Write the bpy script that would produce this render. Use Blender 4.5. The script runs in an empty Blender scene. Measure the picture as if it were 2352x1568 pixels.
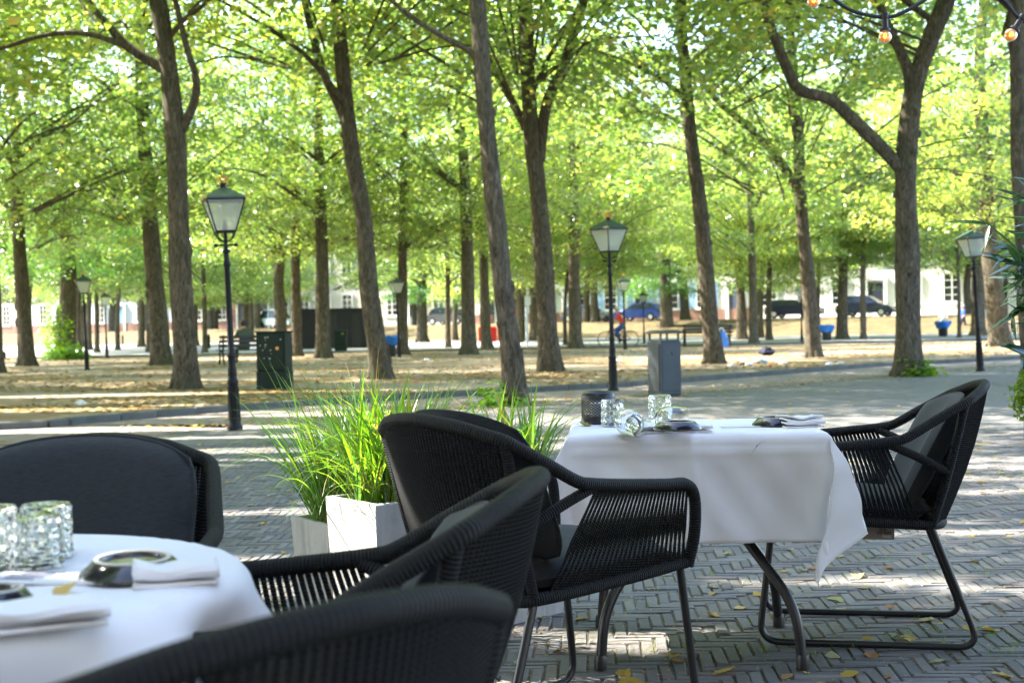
import bpy, math, random
import numpy as np
from mathutils import Vector, Matrix, Euler

# ------------------------------------------------------------------ camera
SC = bpy.context.scene
COL = SC.collection
R = math.radians
H, F, PITCH, ROLL = 1.09, 3136.0, R(0.70), R(1.1)
_up = Vector((0, math.sin(PITCH), math.cos(PITCH)))
_fw = Vector((0, math.cos(PITCH), -math.sin(PITCH)))
_rt = Vector((1, 0, 0))
ca, sa = math.cos(ROLL), math.sin(ROLL)
cam_d = bpy.data.cameras.new('camera')
cam = bpy.data.objects.new('camera', cam_d)
COL.objects.link(cam)
cr, cu = _rt * ca - _up * sa, _rt * sa + _up * ca
cam.matrix_world = Matrix(((cr.x, cu.x, -_fw.x, 0), (cr.y, cu.y, -_fw.y, 0), (cr.z, cu.z, -_fw.z, H), (0, 0, 0, 1)))
cam_d.sensor_width = 36.0
cam_d.lens = 36.0 * F / 2352.0
cam_d.clip_start, cam_d.clip_end = 0.05, 900.0
cam_d.dof.use_dof = True
cam_d.dof.focus_distance = 4.35
cam_d.dof.aperture_fstop = 5.6
SC.camera = cam

# ------------------------------------------------------------------ sky, sun, exposure
SUN = Vector((-0.86, 0.30, 0.98)).normalized()          # direction towards the sun
world = bpy.data.worlds.new('World')
SC.world = world
world.use_nodes = True
wn = world.node_tree
sky = wn.nodes.new('ShaderNodeTexSky')
sky.sky_type = 'NISHITA'
sky.sun_disc = False
sky.sun_elevation = math.asin(SUN.z)
sky.sun_rotation = math.atan2(SUN.x, SUN.y)
sky.air_density, sky.dust_density, sky.ozone_density = 1.0, 1.4, 1.2
wn.links.new(sky.outputs[0], wn.nodes['Background'].inputs[0])
wn.nodes['Background'].inputs[1].default_value = 0.15
sun_d = bpy.data.lights.new('sun', 'SUN')
sun_d.energy, sun_d.angle, sun_d.color = 4.8, R(0.53), (1.0, 0.94, 0.84)
sun = bpy.data.objects.new('sun', sun_d)
sun.rotation_euler = SUN.to_track_quat('Z', 'Y').to_euler()
sun.location = SUN * 60
COL.objects.link(sun)
vs = SC.view_settings
vs.view_transform, vs.look, vs.exposure, vs.gamma = 'Standard', 'None', 2.72, 1.0
SC.render.engine = 'CYCLES'
cy = SC.cycles
cy.use_denoising = True
cy.max_bounces, cy.diffuse_bounces, cy.glossy_bounces = 9, 4, 4
cy.transmission_bounces, cy.transparent_max_bounces = 9, 8
cy.caustics_reflective = cy.caustics_refractive = False
cy.sample_clamp_indirect = 6.0

# ------------------------------------------------------------------ placing helpers
def ray(px, py):
    u, v = (px - 1176) / F, (784 - py) / F
    u0, v0 = u * ca + v * sa, -u * sa + v * ca
    return _rt * u0 + _up * v0 + _fw
def G(px, py, z=0.0):
    d = ray(px, py)
    t = (z - H) / d.z
    return Vector((d.x * t, d.y * t, z))
def P(px, py, D):
    d = ray(px, py)
    t = D / d.y
    return Vector((d.x * t, D, H + d.z * t))

def tag(o, label=None, cat=None, group=None, kind=None):
    if label: o['label'] = label
    if cat: o['category'] = cat
    if group: o['group'] = group
    if kind: o['kind'] = kind
    return o
def empty(name, loc=(0, 0, 0), rz=0.0, label=None, cat=None, group=None):
    o = bpy.data.objects.new(name, None)
    o.location = loc
    o.rotation_euler = (0, 0, rz)
    o.empty_display_size = 0.1
    COL.objects.link(o)
    return tag(o, label, cat, group)
def copy_tree(o, parent=None):
    c = o.copy()
    COL.objects.link(c)
    c.parent = parent
    for ch in o.children:
        copy_tree(ch, c)
    return c
def obj(name, me, parent=None, loc=None):
    o = bpy.data.objects.new(name, me)
    COL.objects.link(o)
    if parent: o.parent = parent
    if loc is not None: o.location = loc
    return o

def crom(pts, n=6):
    """Catmull-Rom through points (tuples of any length)."""
    pts = [np.array(p, float) for p in pts]
    out = []
    for i in range(len(pts) - 1):
        p0 = pts[i - 1] if i else 2 * pts[0] - pts[1]
        p1, p2 = pts[i], pts[i + 1]
        p3 = pts[i + 2] if i + 2 < len(pts) else 2 * p2 - p1
        for k in range(n):
            t = k / n
            out.append(0.5 * (2 * p1 + (p2 - p0) * t + (2 * p0 - 5 * p1 + 4 * p2 - p3) * t * t + (3 * p1 - p0 - 3 * p2 + p3) * t ** 3))
    out.append(pts[-1])
    return out
def fillet(pts, r=0.05, n=5):
    pts = [Vector(p) for p in pts]
    out = [pts[0]]
    for i in range(1, len(pts) - 1):
        a, b, c = pts[i - 1], pts[i], pts[i + 1]
        d1, d2 = (a - b), (c - b)
        rr = min(r, d1.length * 0.48, d2.length * 0.48)
        p, q = b + d1.normalized() * rr, b + d2.normalized() * rr
        for k in range(n + 1):
            t = k / n
            out.append(p * (1 - t) ** 2 + b * 2 * t * (1 - t) + q * t * t)
    out.append(pts[-1])
    return out

class MB:
    """collects shapes, builds ONE mesh object"""
    def __init__(s):
        s.v, s.f, s.a, s.m = [], [], [], []
        s.mi = 0
    def add(s, vs, fs, at=None):
        b = len(s.v)
        s.v += [tuple(v) for v in vs]
        s.a += list(at) if at is not None else [0.0] * len(vs)
        s.f += [tuple(i + b for i in f) for f in fs]
        s.m += [s.mi] * len(fs)
        return s
    def box(s, c, d, rz=0.0, top=1.0, M=None, bev=0.0):
        x, y, z = d[0] / 2, d[1] / 2, d[2] / 2
        if bev:
            b = min(bev, x * .6, y * .6, z * .6)
            vs = []
            for (zz, ins) in ((-z, b), (-z + b, 0), (z - b, 0), (z, b)):
                k = top if zz > 0 else 1.0
                X, Y = x * k, y * k
                i2 = ins
                c2 = b * .6 if ins == 0 else 0
                vs += [(-X + i2, -Y + i2, zz), (X - i2, -Y + i2, zz), (X - i2, Y - i2, zz), (-X + i2, Y - i2, zz)]
            fs = [(3, 2, 1, 0), (12, 13, 14, 15)]
            for l in range(3):
                for k in range(4):
                    a, e = l * 4 + k, l * 4 + (k + 1) % 4
                    fs.append((a, e, e + 4, a + 4))
        else:
            vs = [(-x, -y, -z), (x, -y, -z), (x, y, -z), (-x, y, -z), (-x * top, -y * top, z), (x * top, -y * top, z), (x * top, y * top, z), (-x * top, y * top, z)]
            fs = [(3, 2, 1, 0), (4, 5, 6, 7), (0, 1, 5, 4), (1, 2, 6, 5), (2, 3, 7, 6), (3, 0, 4, 7)]
        m = Matrix.Translation(c) @ (M if M is not None else Matrix.Rotation(rz, 4, 'Z'))
        return s.add([m @ Vector(v) for v in vs], fs)
    def tube(s, pts, rad, n=8, cap=True, lump=0.0, rng=None, flat=1.0):
        pts = [Vector(p) for p in pts]
        N = len(pts)
        rad = [rad] * N if not hasattr(rad, '__len__') else list(rad)
        vs, at, fs = [], [], []
        t = (pts[1] - pts[0]).normalized()
        ref = Vector((0, 0, 1)) if abs(t.z) < 0.9 else Vector((1, 0, 0))
        nrm = (ref - t * ref.dot(t)).normalized()
        L = 0.0
        ph = [rng.uniform(0, 6.28) for _ in range(4)] if rng else [0] * 4
        for i, p in enumerate(pts):
            if i: L += (p - pts[i - 1]).length
            tn = (pts[min(i + 1, N - 1)] - pts[max(i - 1, 0)])
            tn = tn.normalized() if tn.length > 1e-9 else t
            nrm = (nrm - tn * nrm.dot(tn))
            nrm = nrm.normalized() if nrm.length > 1e-6 else Vector((1, 0, 0))
            bn = tn.cross(nrm)
            for k in range(n):
                th = 2 * math.pi * k / n
                r = rad[i]
                if lump:
                    r *= 1 + lump * (math.sin(3 * th + ph[0] + L * 0.9) * .5 + math.sin(5 * th + ph[1] - L * 1.7) * .35 + math.sin(2 * th + L * 2.6 + ph[2]) * .4)
                vs.append(p + nrm * (math.cos(th) * r) + bn * (math.sin(th) * r * flat))
                at.append(L)
        for i in range(N - 1):
            for k in range(n):
                a, b = i * n + k, i * n + (k + 1) % n
                fs.append((a, b, b + n, a + n))
        if cap:
            fs.append(tuple(range(n - 1, -1, -1)))
            fs.append(tuple(range((N - 1) * n, N * n)))
        return s.add(vs, fs, at)
    def lathe(s, prof, n=20, c=(0, 0, 0), M=None, cap=True, ph=0.0):
        vs, fs = [], []
        for (r, z) in prof:
            for k in range(n):
                th = 2 * math.pi * (k + ph) / n
                vs.append(Vector((r * math.cos(th), r * math.sin(th), z)))
        m = Matrix.Translation(c) @ (M if M is not None else Matrix())
        for i in range(len(prof) - 1):
            for k in range(n):
                a, b = i * n + k, i * n + (k + 1) % n
                fs.append((a, b, b + n, a + n))
        if cap:
            fs.append(tuple(range(n - 1, -1, -1)))
            fs.append(tuple(range((len(prof) - 1) * n, len(prof) * n)))
        return s.add([m @ v for v in vs], fs)
    def sphere(s, c, r, n=10, sc=(1, 1, 1)):
        prof = [(max(1e-4, r * math.sin(math.pi * i / n)), -r * math.cos(math.pi * i / n)) for i in range(n + 1)]
        return s.lathe(prof, n + 4, c, Matrix.Diagonal((sc[0], sc[1], sc[2], 1)))
    def grid(s, fn, nu, nv, closed=False):
        vs = [fn(i / nu, j / nv) for j in range(nv + 1) for i in range(nu + 1)]
        fs = [(j * (nu + 1) + i, j * (nu + 1) + i + 1, (j + 1) * (nu + 1) + i + 1, (j + 1) * (nu + 1) + i) for j in range(nv) for i in range(nu)]
        return s.add(vs, fs)
    def mesh(s, name, mats, smooth=True):
        me = bpy.data.meshes.new(name)
        me.from_pydata(s.v, [], s.f)
        if not isinstance(mats, (list, tuple)): mats = [mats]
        for m in mats: me.materials.append(m)
        if max(s.m, default=0): me.polygons.foreach_set('material_index', s.m)
        if any(s.a):
            at = me.attributes.new('len', 'FLOAT', 'POINT')
            at.data.foreach_set('value', s.a)
        me.polygons.foreach_set('use_smooth', [smooth] * len(me.polygons))
        if smooth: me.set_sharp_from_angle(angle=R(42))
        me.update()
        return me
    def build(s, name, mats, parent=None, smooth=True, loc=None):
        return obj(name, s.mesh(name, mats, smooth), parent, loc)

# ------------------------------------------------------------------ materials
class NT:
    def __init__(s, name):
        s.mat = bpy.data.materials.new(name)
        s.mat.use_nodes = True
        s.t = s.mat.node_tree
        s.b = s.t.nodes['Principled BSDF']
        s.out = s.t.nodes['Material Output']
    def n(s, typ, **kw):
        nd = s.t.nodes.new('ShaderNode' + typ)
        for k, v in kw.items():
            if k.startswith('_'): setattr(nd, k[1:], v)
        return nd
    def l(s, a, b): s.t.links.new(a, b)
    def co(s, kind='Object'):
        return s.n('TexCoord').outputs[kind]
    def map(s, src, scale=(1, 1, 1), rot=(0, 0, 0)):
        m = s.n('Mapping')
        m.inputs['Scale'].default_value = scale
        m.inputs['Rotation'].default_value = rot
        s.l(src, m.inputs[0])
        return m.outputs[0]
    def noise(s, src, scale=5.0, detail=4.0, rough=.55, dist=0.0):
        nd = s.n('TexNoise')
        nd.inputs['Scale'].default_value, nd.inputs['Detail'].default_value = scale, detail
        nd.inputs['Roughness'].default_value, nd.inputs['Distortion'].default_value = rough, dist
        if src is not None: s.l(src, nd.inputs['Vector'])
        return nd.outputs['Fac']
    def ramp(s, fac, stops, interp='LINEAR'):
        r = s.n('ValToRGB')
        r.color_ramp.interpolation = interp
        el = r.color_ramp.elements
        while len(el) < len(stops): el.new(0.5)
        for e, (p, c) in zip(el, stops):
            e.position, e.color = p, (c if len(c) == 4 else (*c, 1))
        s.l(fac, r.inputs[0])
        return r.outputs[0]
    def mix(s, fac, a, b, mode='MIX'):
        m = s.n('Mix', _data_type='RGBA', _blend_type=mode)
        for i, x in ((0, fac), (6, a), (7, b)):
            if hasattr(x, 'is_linked') or hasattr(x, 'links'): s.l(x, m.inputs[i])
            else: m.inputs[i].default_value = x if i == 0 else (*x, 1)[:4]
        return m.outputs[2]
    def math(s, op, a, b=None):
        m = s.n('Math', _operation=op)
        for i, x in enumerate((a, b)):
            if x is None: continue
            if hasattr(x, 'links'): s.l(x, m.inputs[i])
            else: m.inputs[i].default_value = x
        return m.outputs[0]
    def bump(s, h, strength=.4, dist=.01):
        b = s.n('Bump')
        b.inputs['Strength'].default_value, b.inputs['Distance'].default_value = strength, dist
        s.l(h, b.inputs['Height'])
        s.l(b.outputs[0], s.b.inputs['Normal'])
        return b.outputs[0]
    def set(s, **kw):
        names = {'col': 'Base Color', 'rough': 'Roughness', 'metal': 'Metallic', 'spec': 'Specular IOR Level', 'trans': 'Transmission Weight', 'ior': 'IOR', 'sheen': 'Sheen Weight', 'coat': 'Coat Weight', 'emit': 'Emission Color', 'estr': 'Emission Strength', 'alpha': 'Alpha'}
        for k, v in kw.items():
            i = s.b.inputs[names[k]]
            if hasattr(v, 'links'): s.l(v, i)
            else: i.default_value = (*v, 1) if isinstance(v, tuple) else v
        return s

M = {}
def plain(name, col, rough=.6, var=.15, scale=6.0, bump=0.0, bscale=40.0, **kw):
    t = NT(name)
    co = t.co()
    f = t.noise(co, scale, 5)
    c = t.ramp(f, [(.25, tuple(x * (1 - var) for x in col)), (.75, tuple(min(1, x * (1 + var)) for x in col))])
    t.set(col=c, rough=rough, **kw)
    if bump: t.bump(t.noise(co, bscale, 6), bump, .004)
    M[name] = t.mat
    return t.mat

plain('black_iron', (.006, .0065, .0065), .55, .3, 12, .15, spec=.25)
plain('black_tube', (.014, .014, .015), .33, .2, 20)
plain('gold_paint', (.55, .30, .06), .4, .2, 30, metal=.6)
plain('roof_green', (.03, .06, .045), .45, .3, 14, .1)
plain('cabinet_green', (.007, .017, .012), .6, .3, 5, .1, spec=.2)
plain('bin_grey', (.045, .055, .062), .5, .15, 4, .08, spec=.3)
plain('bin_dark', (.035, .04, .042), .5)
def conc():
    t = NT('concrete')
    co = t.co()
    st = t.noise(t.map(co, (14, 14, 1.2)), 1.0, 6, .7)
    n1 = t.noise(co, 26, 6, .7)
    c = t.ramp(st, [(.3, (.30, .29, .27)), (.5, (.44, .43, .41)), (.75, (.56, .55, .53))])
    c = t.mix(t.ramp(n1, [(.5, (0, 0, 0)), (.8, (.5, .5, .5))]), c, (.26, .25, .22))
    t.set(col=c, rough=.9)
    t.bump(n1, .4, .005)
    M['concrete'] = t.mat
plain('soil', (.03, .022, .015), .95, .4, 20, .5)
conc()
plain('shed_dark', (.022, .02, .026), .6, .25, 3, .1)
plain('blue_bag', (.02, .16, .55), .35, .2, 14, .3, 20)
plain('black_plastic', (.012, .012, .013), .4)
plain('white_paint', (.78, .78, .76), .6, .05)
plain('white_litter', (.75, .76, .78), .6, .1, 9, .3, 10)
plain('red_paint', (.62, .02, .012), .3, .1)
plain('red_cloth', (.62, .06, .035), .8, .1)
plain('jeans', (.03, .08, .28), .9, .2)
plain('white_cloth_shirt', (.78, .77, .75), .9, .05)
plain('blue_shirt', (.03, .09, .42), .9, .1)
plain('navy_cloth', (.012, .016, .04), .9, .1)
plain('pale_blue_cloth', (.35, .47, .65), .9, .1)
plain('olive_cloth', (.06, .075, .05), .9, .1)
plain('skin_tone', (.45, .26, .17), .6, .1)
plain('hair_dark', (.02, .014, .01), .7, .2)
plain('hair_grey', (.4, .38, .35), .7, .1)
plain('shoe', (.03, .025, .02), .6)
plain('rubber', (.012, .012, .012), .7)
plain('chrome', (.5, .5, .52), .25, .05, metal=1.0)
plain('wood_brown', (.16, .085, .05), .6, .25, 9, .2)
plain('kerb_stone', (.085, .088, .085), .85, .25, 5, .3)
plain('plinth_brick', (.30, .17, .13), .9, .2, 3)
plain('wall_white', (.80, .79, .76), .8, .06, 1.2)
plain('wall_cream', (.66, .60, .50), .8, .08, 1.2)
plain('wall_grey', (.45, .43, .41), .8, .08, 1.2)
plain('wall_brick', (.28, .15, .11), .9, .2, 2)
plain('wall_bluewhite', (.62, .68, .78), .8, .06, 1.2)
plain('roof_slate', (.08, .085, .10), .7, .2, 2)
plain('shutter_blue', (.25, .42, .62), .6, .08)
plain('door_dark', (.03, .035, .055), .4, .1)
plain('door_grey', (.10, .11, .17), .4, .1)
plain('window_glass', (.03, .04, .055), .08, .2, 2)
plain('terracotta_soil', (.25, .15, .10), .9)
plain('cardboard', (.34, .29, .25), .75, .1, 20)
plain('ink', (.02, .018, .016), .7)
plain('print_white', (.8, .8, .8), .7)
plain('card_white', (.72, .72, .74), .6, .04)
plain('paper_print', (.12, .13, .2), .7, .1)
plain('sticker_orange', (.7, .28, .08), .5)
plain('sticker_white', (.55, .58, .56), .6, .2, 20)
plain('sticker_blue', (.1, .2, .5), .5)
plain('unglazed', (.62, .58, .50), .8, .08, 40)
plain('steel_post', (.55, .58, .62), .4, .1, metal=.3)
plain('orange_tarp', (.75, .22, .08), .7)

def glaze():
    t = NT('black_glaze')
    co = t.co()
    t.set(col=t.ramp(t.noise(co, 60, 4), [(.3, (.010, .010, .014)), (.8, (.035, .033, .04))]), rough=.16, coat=.5)
    t.bump(t.noise(co, 35, 3), .08, .002)
    M['black_glaze'] = t.mat
glaze()
def cushion():
    t = NT('charcoal_fabric')
    co = t.co()
    f = t.noise(t.map(co, (60, 60, 900)), 1.0, 4)
    g = t.noise(co, 6, 3)
    c = t.mix(t.math('MULTIPLY', g, .5), t.ramp(f, [(.3, (.013, .0145, .018)), (.7, (.036, .040, .047))]), (.026, .031, .026))
    t.set(col=c, rough=.95, sheen=.15, spec=.2)
    t.bump(t.math('ADD', f, t.noise(co, 900, 2)), .25, .0015)
    M['charcoal_fabric'] = t.mat
cushion()
def rope():
    t = NT('black_rope')
    at = t.n('Attribute', _attribute_name='len')
    s1 = t.math('SINE', t.math('MULTIPLY', at.outputs['Fac'], 900.0))
    nz = t.noise(t.co(), 500, 3)
    h = t.math('ADD', s1, t.math('MULTIPLY', nz, 1.2))
    t.set(col=t.ramp(nz, [(.3, (.004, .0042, .0046)), (.75, (.013, .0132, .014))]), rough=.66, spec=.28)
    t.bump(h, .75, .003)
    M['black_rope'] = t.mat
rope()
def cloth(name, col):
    t = NT(name)
    co = t.co()
    w = t.noise(t.map(co, (900, 900, 900)), 1.0, 1)
    t.set(col=t.ramp(t.noise(co, 3, 3), [(.3, tuple(x * .96 for x in col)), (.7, col)]), rough=.9, spec=.15, sheen=.1)
    t.bump(t.math('ADD', t.math('MULTIPLY', w, .2), t.noise(co, 9, 3, .5, .4)), .22, .006)
    M[name] = t.mat
cloth('white_linen', (.80, .79, .81))
cloth('napkin_linen', (.78, .76, .76))
def glass():
    t = NT('clear_glass')
    t.set(col=(.98, .99, .98), rough=.0, trans=1.0, ior=1.45)
    M['clear_glass'] = t.mat
    t = NT('cut_glass')
    co = t.co()
    t.set(col=(.97, .99, .98), rough=.01, trans=1.0, ior=1.45)
    M['cut_glass'] = t.mat
    t = NT('lamp_pane')
    a = t.n('BsdfTransparent')
    a.inputs[0].default_value = (.9, .93, .9, 1)
    tr = t.n('BsdfTranslucent'); tr.inputs[0].default_value = (.75, .78, .70, 1)
    gl = t.n('BsdfGlossy'); gl.inputs['Roughness'].default_value = .05
    df = t.n('BsdfDiffuse'); df.inputs[0].default_value = (.72, .74, .66, 1)
    m0 = t.n('MixShader'); m0.inputs[0].default_value = .5
    t.l(tr.outputs[0], m0.inputs[1]); t.l(df.outputs[0], m0.inputs[2])
    m1 = t.n('MixShader'); m1.inputs[0].default_value = .48
    t.l(a.outputs[0], m1.inputs[1]); t.l(m0.outputs[0], m1.inputs[2])
    m2 = t.n('MixShader'); m2.inputs[0].default_value = .08
    t.l(m1.outputs[0], m2.inputs[1]); t.l(gl.outputs[0], m2.inputs[2])
    t.l(m2.outputs[0], t.out.inputs[0])
    M['lamp_pane'] = t.mat
    t = NT('amber_glass')
    t.set(col=(1.0, .52, .16), rough=.25, trans=.65, ior=1.25)
    M['amber_glass'] = t.mat
    t = NT('filament')
    t.set(col=(1, .5, .1), emit=(1.0, .45, .12), estr=6.0)
    M['filament'] = t.mat
glass()
def leafmat(name, stops, tcol=(1.5, 1.55, .8), tw=.5, gloss=.10, rough=.38):
    t = NT(name)
    geo = t.n('NewGeometry')
    oi = t.n('ObjectInfo')
    r = t.math('FRACT', t.math('ADD', geo.outputs['Random Per Island'], oi.outputs['Random']))
    c = t.ramp(r, stops)
    c = t.mix(1.0, c, t.ramp(oi.outputs['Random'], [(0, (.62, .74, .7)), (.5, (1, 1, 1)), (1, (1.22, 1.1, 1.0))]), 'MULTIPLY')
    df = t.n('BsdfDiffuse'); t.l(c, df.inputs[0])
    tr = t.n('BsdfTranslucent'); t.l(t.mix(1.0, c, tcol, 'MULTIPLY'), tr.inputs[0])
    gl = t.n('BsdfGlossy'); gl.inputs['Roughness'].default_value = rough
    gl.inputs[0].default_value = (.9, .95, 1, 1)
    m1 = t.n('MixShader'); m1.inputs[0].default_value = tw
    t.l(df.outputs[0], m1.inputs[1]); t.l(tr.outputs[0], m1.inputs[2])
    m2 = t.n('MixShader'); m2.inputs[0].default_value = gloss
    t.l(m1.outputs[0], m2.inputs[1]); t.l(gl.outputs[0], m2.inputs[2])
    t.l(m2.outputs[0], t.out.inputs[0])
    M[name] = t.mat
leafmat('lime_leaf', [(0, (.075, .14, .022)), (.4, (.13, .20, .032)), (.8, (.20, .26, .045)), (.97, (.28, .28, .05)), (1, (.34, .26, .06))], (2.7, 2.65, 2.1), .62, .10)
leafmat('dark_leaf', [(0, (.045, .12, .018)), (.6, (.075, .18, .025)), (1, (.12, .23, .03))], (2.2, 2.3, 1.1), .5, .10)
leafmat('grass_blade', [(0, (.045, .14, .02)), (.4, (.13, .26, .02)), (.82, (.20, .31, .025)), (.88, (.26, .24, .05)), (1, (.32, .18, .08))], (1.9, 2.1, .8), .5, .07)
leafmat('oleander_leaf', [(0, (.018, .06, .02)), (.6, (.03, .09, .03)), (1, (.06, .13, .035))], (1.4, 1.6, .7), .3, .16, .25)
leafmat('sprout_leaf', [(0, (.12, .24, .02)), (1, (.22, .34, .03))], (2.0, 2.0, .8), .5, .05)
leafmat('bloom_green', [(0, (.20, .32, .04)), (1, (.36, .46, .08))], (1.5, 1.5, .8), .4, .04)
leafmat('fallen_yellow', [(0, (.42, .26, .035)), (.4, (.52, .38, .06)), (.7, (.55, .46, .22)), (.88, (.45, .20, .06)), (1, (.24, .12, .05))], (1.2, 1.2, .8), .25, .05, .5)
leafmat('litter_brown', [(0, (.22, .12, .04)), (.4, (.34, .21, .07)), (.75, (.44, .31, .12)), (1, (.50, .42, .22))], (1, 1, .8), .2, .03, .6)

def bark():
    t = NT('bark')
    co = t.co()
    m = t.map(co, (10, 10, 2.4))
    n1 = t.noise(m, 1.8, 10, .74, 1.2)
    n2 = t.noise(co, .9, 3)
    c = t.ramp(n1, [(.36, (.030, .024, .017)), (.5, (.11, .09, .066)), (.68, (.25, .21, .16))])
    c = t.mix(t.ramp(n2, [(.45, (0, 0, 0)), (.75, (.55, .55, .55))]), c, (.065, .07, .038))
    t.set(col=c, rough=.95, spec=.15)
    t.bump(n1, 1.0, .06)
    M['bark'] = t.mat
bark()
def paving():
    t = NT('clinker_brick')
    co = t.co()
    geo = t.n('NewGeometry')
    oi = t.n('ObjectInfo')
    r = t.math('FRACT', t.math('ADD', geo.outputs['Random Per Island'], oi.outputs['Random']))
    c = t.ramp(r, [(0, (.080, .078, .076)), (.3, (.13, .130, .130)), (.5, (.105, .094, .090)), (.68, (.17, .168, .164)), (.84, (.155, .118, .102)), (.94, (.12, .125, .11)), (1, (.22, .205, .185))])
    pos = geo.outputs['Position']
    n1 = t.noise(pos, 38, 8, .72)
    n3 = t.noise(pos, 1.6, 4)
    c = t.mix(t.ramp(n3, [(.45, (0, 0, 0)), (.7, (.55, .55, .55))]), c, (.10, .095, .075))
    c = t.mix(t.ramp(n1, [(.35, (.0, .0, .0)), (.8, (.5, .5, .5))]), c, (.24, .23, .21))
    t.set(col=c, rough=t.ramp(n1, [(.3, (.5, .5, .5)), (.7, (.85, .85, .85))]), spec=.35)
    t.bump(n1, .8, .006)
    M['clinker_brick'] = t.mat
    t = NT('joint_dirt')
    co = t.co()
    n1 = t.noise(co, 90, 6, .7)
    c = t.ramp(n1, [(.3, (.035, .03, .022)), (.55, (.11, .09, .06)), (.8, (.30, .24, .15))])
    gr = t.ramp(t.noise(co, 7, 4), [(.55, (0, 0, 0)), (.68, (1, 1, 1))])
    c = t.mix(t.math('MULTIPLY', gr, .6), c, (.055, .085, .025))
    t.set(col=c, rough=.95)
    t.bump(n1, .8, .006)
    M['joint_dirt'] = t.mat
    t = NT('street_brick')
    co = t.co()
    br = t.n('TexBrick')
    br.inputs['Scale'].default_value = 1.0
    br.inputs['Brick Width'].default_value, br.inputs['Row Height'].default_value = .205, .055
    br.inputs['Mortar Size'].default_value = .006
    br.inputs['Color1'].default_value = (.115, .112, .108, 1)
    br.inputs['Color2'].default_value = (.20, .19, .18, 1)
    br.inputs['Mortar'].default_value = (.06, .05, .036, 1)
    t.l(t.map(co, (1, 1, 1), (0, 0, R(4))), br.inputs['Vector'])
    n1 = t.noise(co, 1.1, 5, .6)
    c = t.mix(t.ramp(n1, [(.4, (0, 0, 0)), (.7, (.6, .6, .6))]), br.outputs['Color'], (.15, .14, .13))
    t.set(col=c, rough=.8)
    t.bump(br.outputs['Fac'], -.4, .006)
    M['street_brick'] = t.mat
    t = NT('gutter_brick')
    co = t.co()
    c = t.ramp(t.noise(co, 6, 6, .6), [(.3, (.20, .155, .14)), (.7, (.30, .25, .23))])
    t.set(col=c, rough=.85)
    t.bump(t.noise(co, 40, 4), .4, .01)
    M['gutter_brick'] = t.mat
    t = NT('sandy_ground')
    co = t.co()
    n0, n1 = t.noise(co, .35, 5, .6), t.noise(co, 16, 6, .7)
    c = t.ramp(n1, [(.3, (.20, .16, .11)), (.6, (.33, .28, .215)), (.85, (.44, .39, .32))])
    c2 = t.ramp(n1, [(.3, (.12, .075, .03)), (.6, (.25, .155, .06)), (.85, (.34, .23, .10))])
    t.set(col=t.mix(t.ramp(n0, [(.42, (0, 0, 0)), (.6, (1, 1, 1))]), c, c2), rough=.95)
    t.bump(n1, .6, .02)
    M['sandy_ground'] = t.mat
    t = NT('pale_road')
    co = t.co()
    t.set(col=t.ramp(t.noise(co, .8, 6, .6), [(.3, (.24, .235, .23)), (.7, (.34, .335, .33))]), rough=.9)
    M['pale_road'] = t.mat
    t = NT('leafy_bank')
    co = t.co()
    t.set(col=t.ramp(t.noise(co, 1.3, 7, .7), [(.3, (.05, .04, .015)), (.5, (.10, .072, .026)), (.7, (.17, .115, .045))]), rough=.95)
    M['leafy_bank'] = t.mat
paving()

# ================================================================== THE SETTING
rng = random.Random(7)
def sheet(name, quads, mat, z=None):
    b = MB()
    for q in quads: b.add(q, [tuple(range(len(q)))])
    return tag(b.build(name, M[mat], smooth=False), kind='structure')
sheet('ground', [[(-350, -80, -.035), (350, -80, -.035), (350, 420, -.035), (-350, 420, -.035)]], 'sandy_ground')
kpix = [(-60, 988), (190, 971), (540, 942), (1000, 912), (1300, 895), (1500, 882), (1900, 850), (2050, 839), (2350, 823)]
kw = [G(*p) for p in kpix]
KL = [Vector((-200, 2, 0)), Vector((-40, 5, 0)), Vector((-14, 12.3, 0))] + kw + [Vector((24, 47, 0)), Vector((40, 54, 0)), Vector((200, 55, 0))]
KL = [Vector((p[0], p[1], 0)) for p in crom([(p.x, p.y) for p in KL[2:-2]], 4)]
KL = [Vector((-200, 2, 0)), Vector((-40, 5, 0))] + KL + [Vector((40, 54, 0)), Vector((200, 55, 0))]
def kerb_y(x):
    for a, b in zip(KL, KL[1:]):
        if a.x <= x <= b.x: return a.y + (b.y - a.y) * (x - a.x) / (b.x - a.x)
    return 50
def off(pl, d):
    out = []
    for i, p in enumerate(pl):
        t = (pl[min(i + 1, len(pl) - 1)] - pl[max(i - 1, 0)]).normalized()
        out.append(p + Vector((-t.y, t.x, 0)) * d)
    return out
def strip(A, B, z):
    return [[(a.x, a.y, z), (a2.x, a2.y, z), (b2.x, b2.y, z), (b.x, b.y, z)] for a, a2, b, b2 in zip(B, B[1:], A, A[1:])]
sheet('street', [[(a.x, -80, -.012), (b.x, -80, -.012), (b.x, b.y, -.012), (a.x, a.y, -.012)] for a, b in zip(KL, KL[1:])], 'street_brick')
sheet('gutter_path', strip(KL, off(KL, -2.3), -.006), 'gutter_brick')
SANDZ = .04
sheet('sand_area', [[(a.x, a.y, SANDZ), (b.x, b.y, SANDZ), (b.x, 58, SANDZ), (a.x, 58, SANDZ)] for a, b in zip(KL, KL[1:])], 'sandy_ground')
BX = [-220, -120, -60, -20, 0, 20, 40, 54, 220]
bank = [Vector((x, max(66.5, 99.6 - .614 * x), 0)) for x in BX]
sheet('road', [[(a.x, 58, .03), (b.x, 58, .03), (b.x, b.y, .03), (a.x, a.y, .03)] for a, b in zip(bank, bank[1:])], 'pale_road')
bank2 = [p + Vector((4, 9, 0)) for p in bank]
b = MB()
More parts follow.
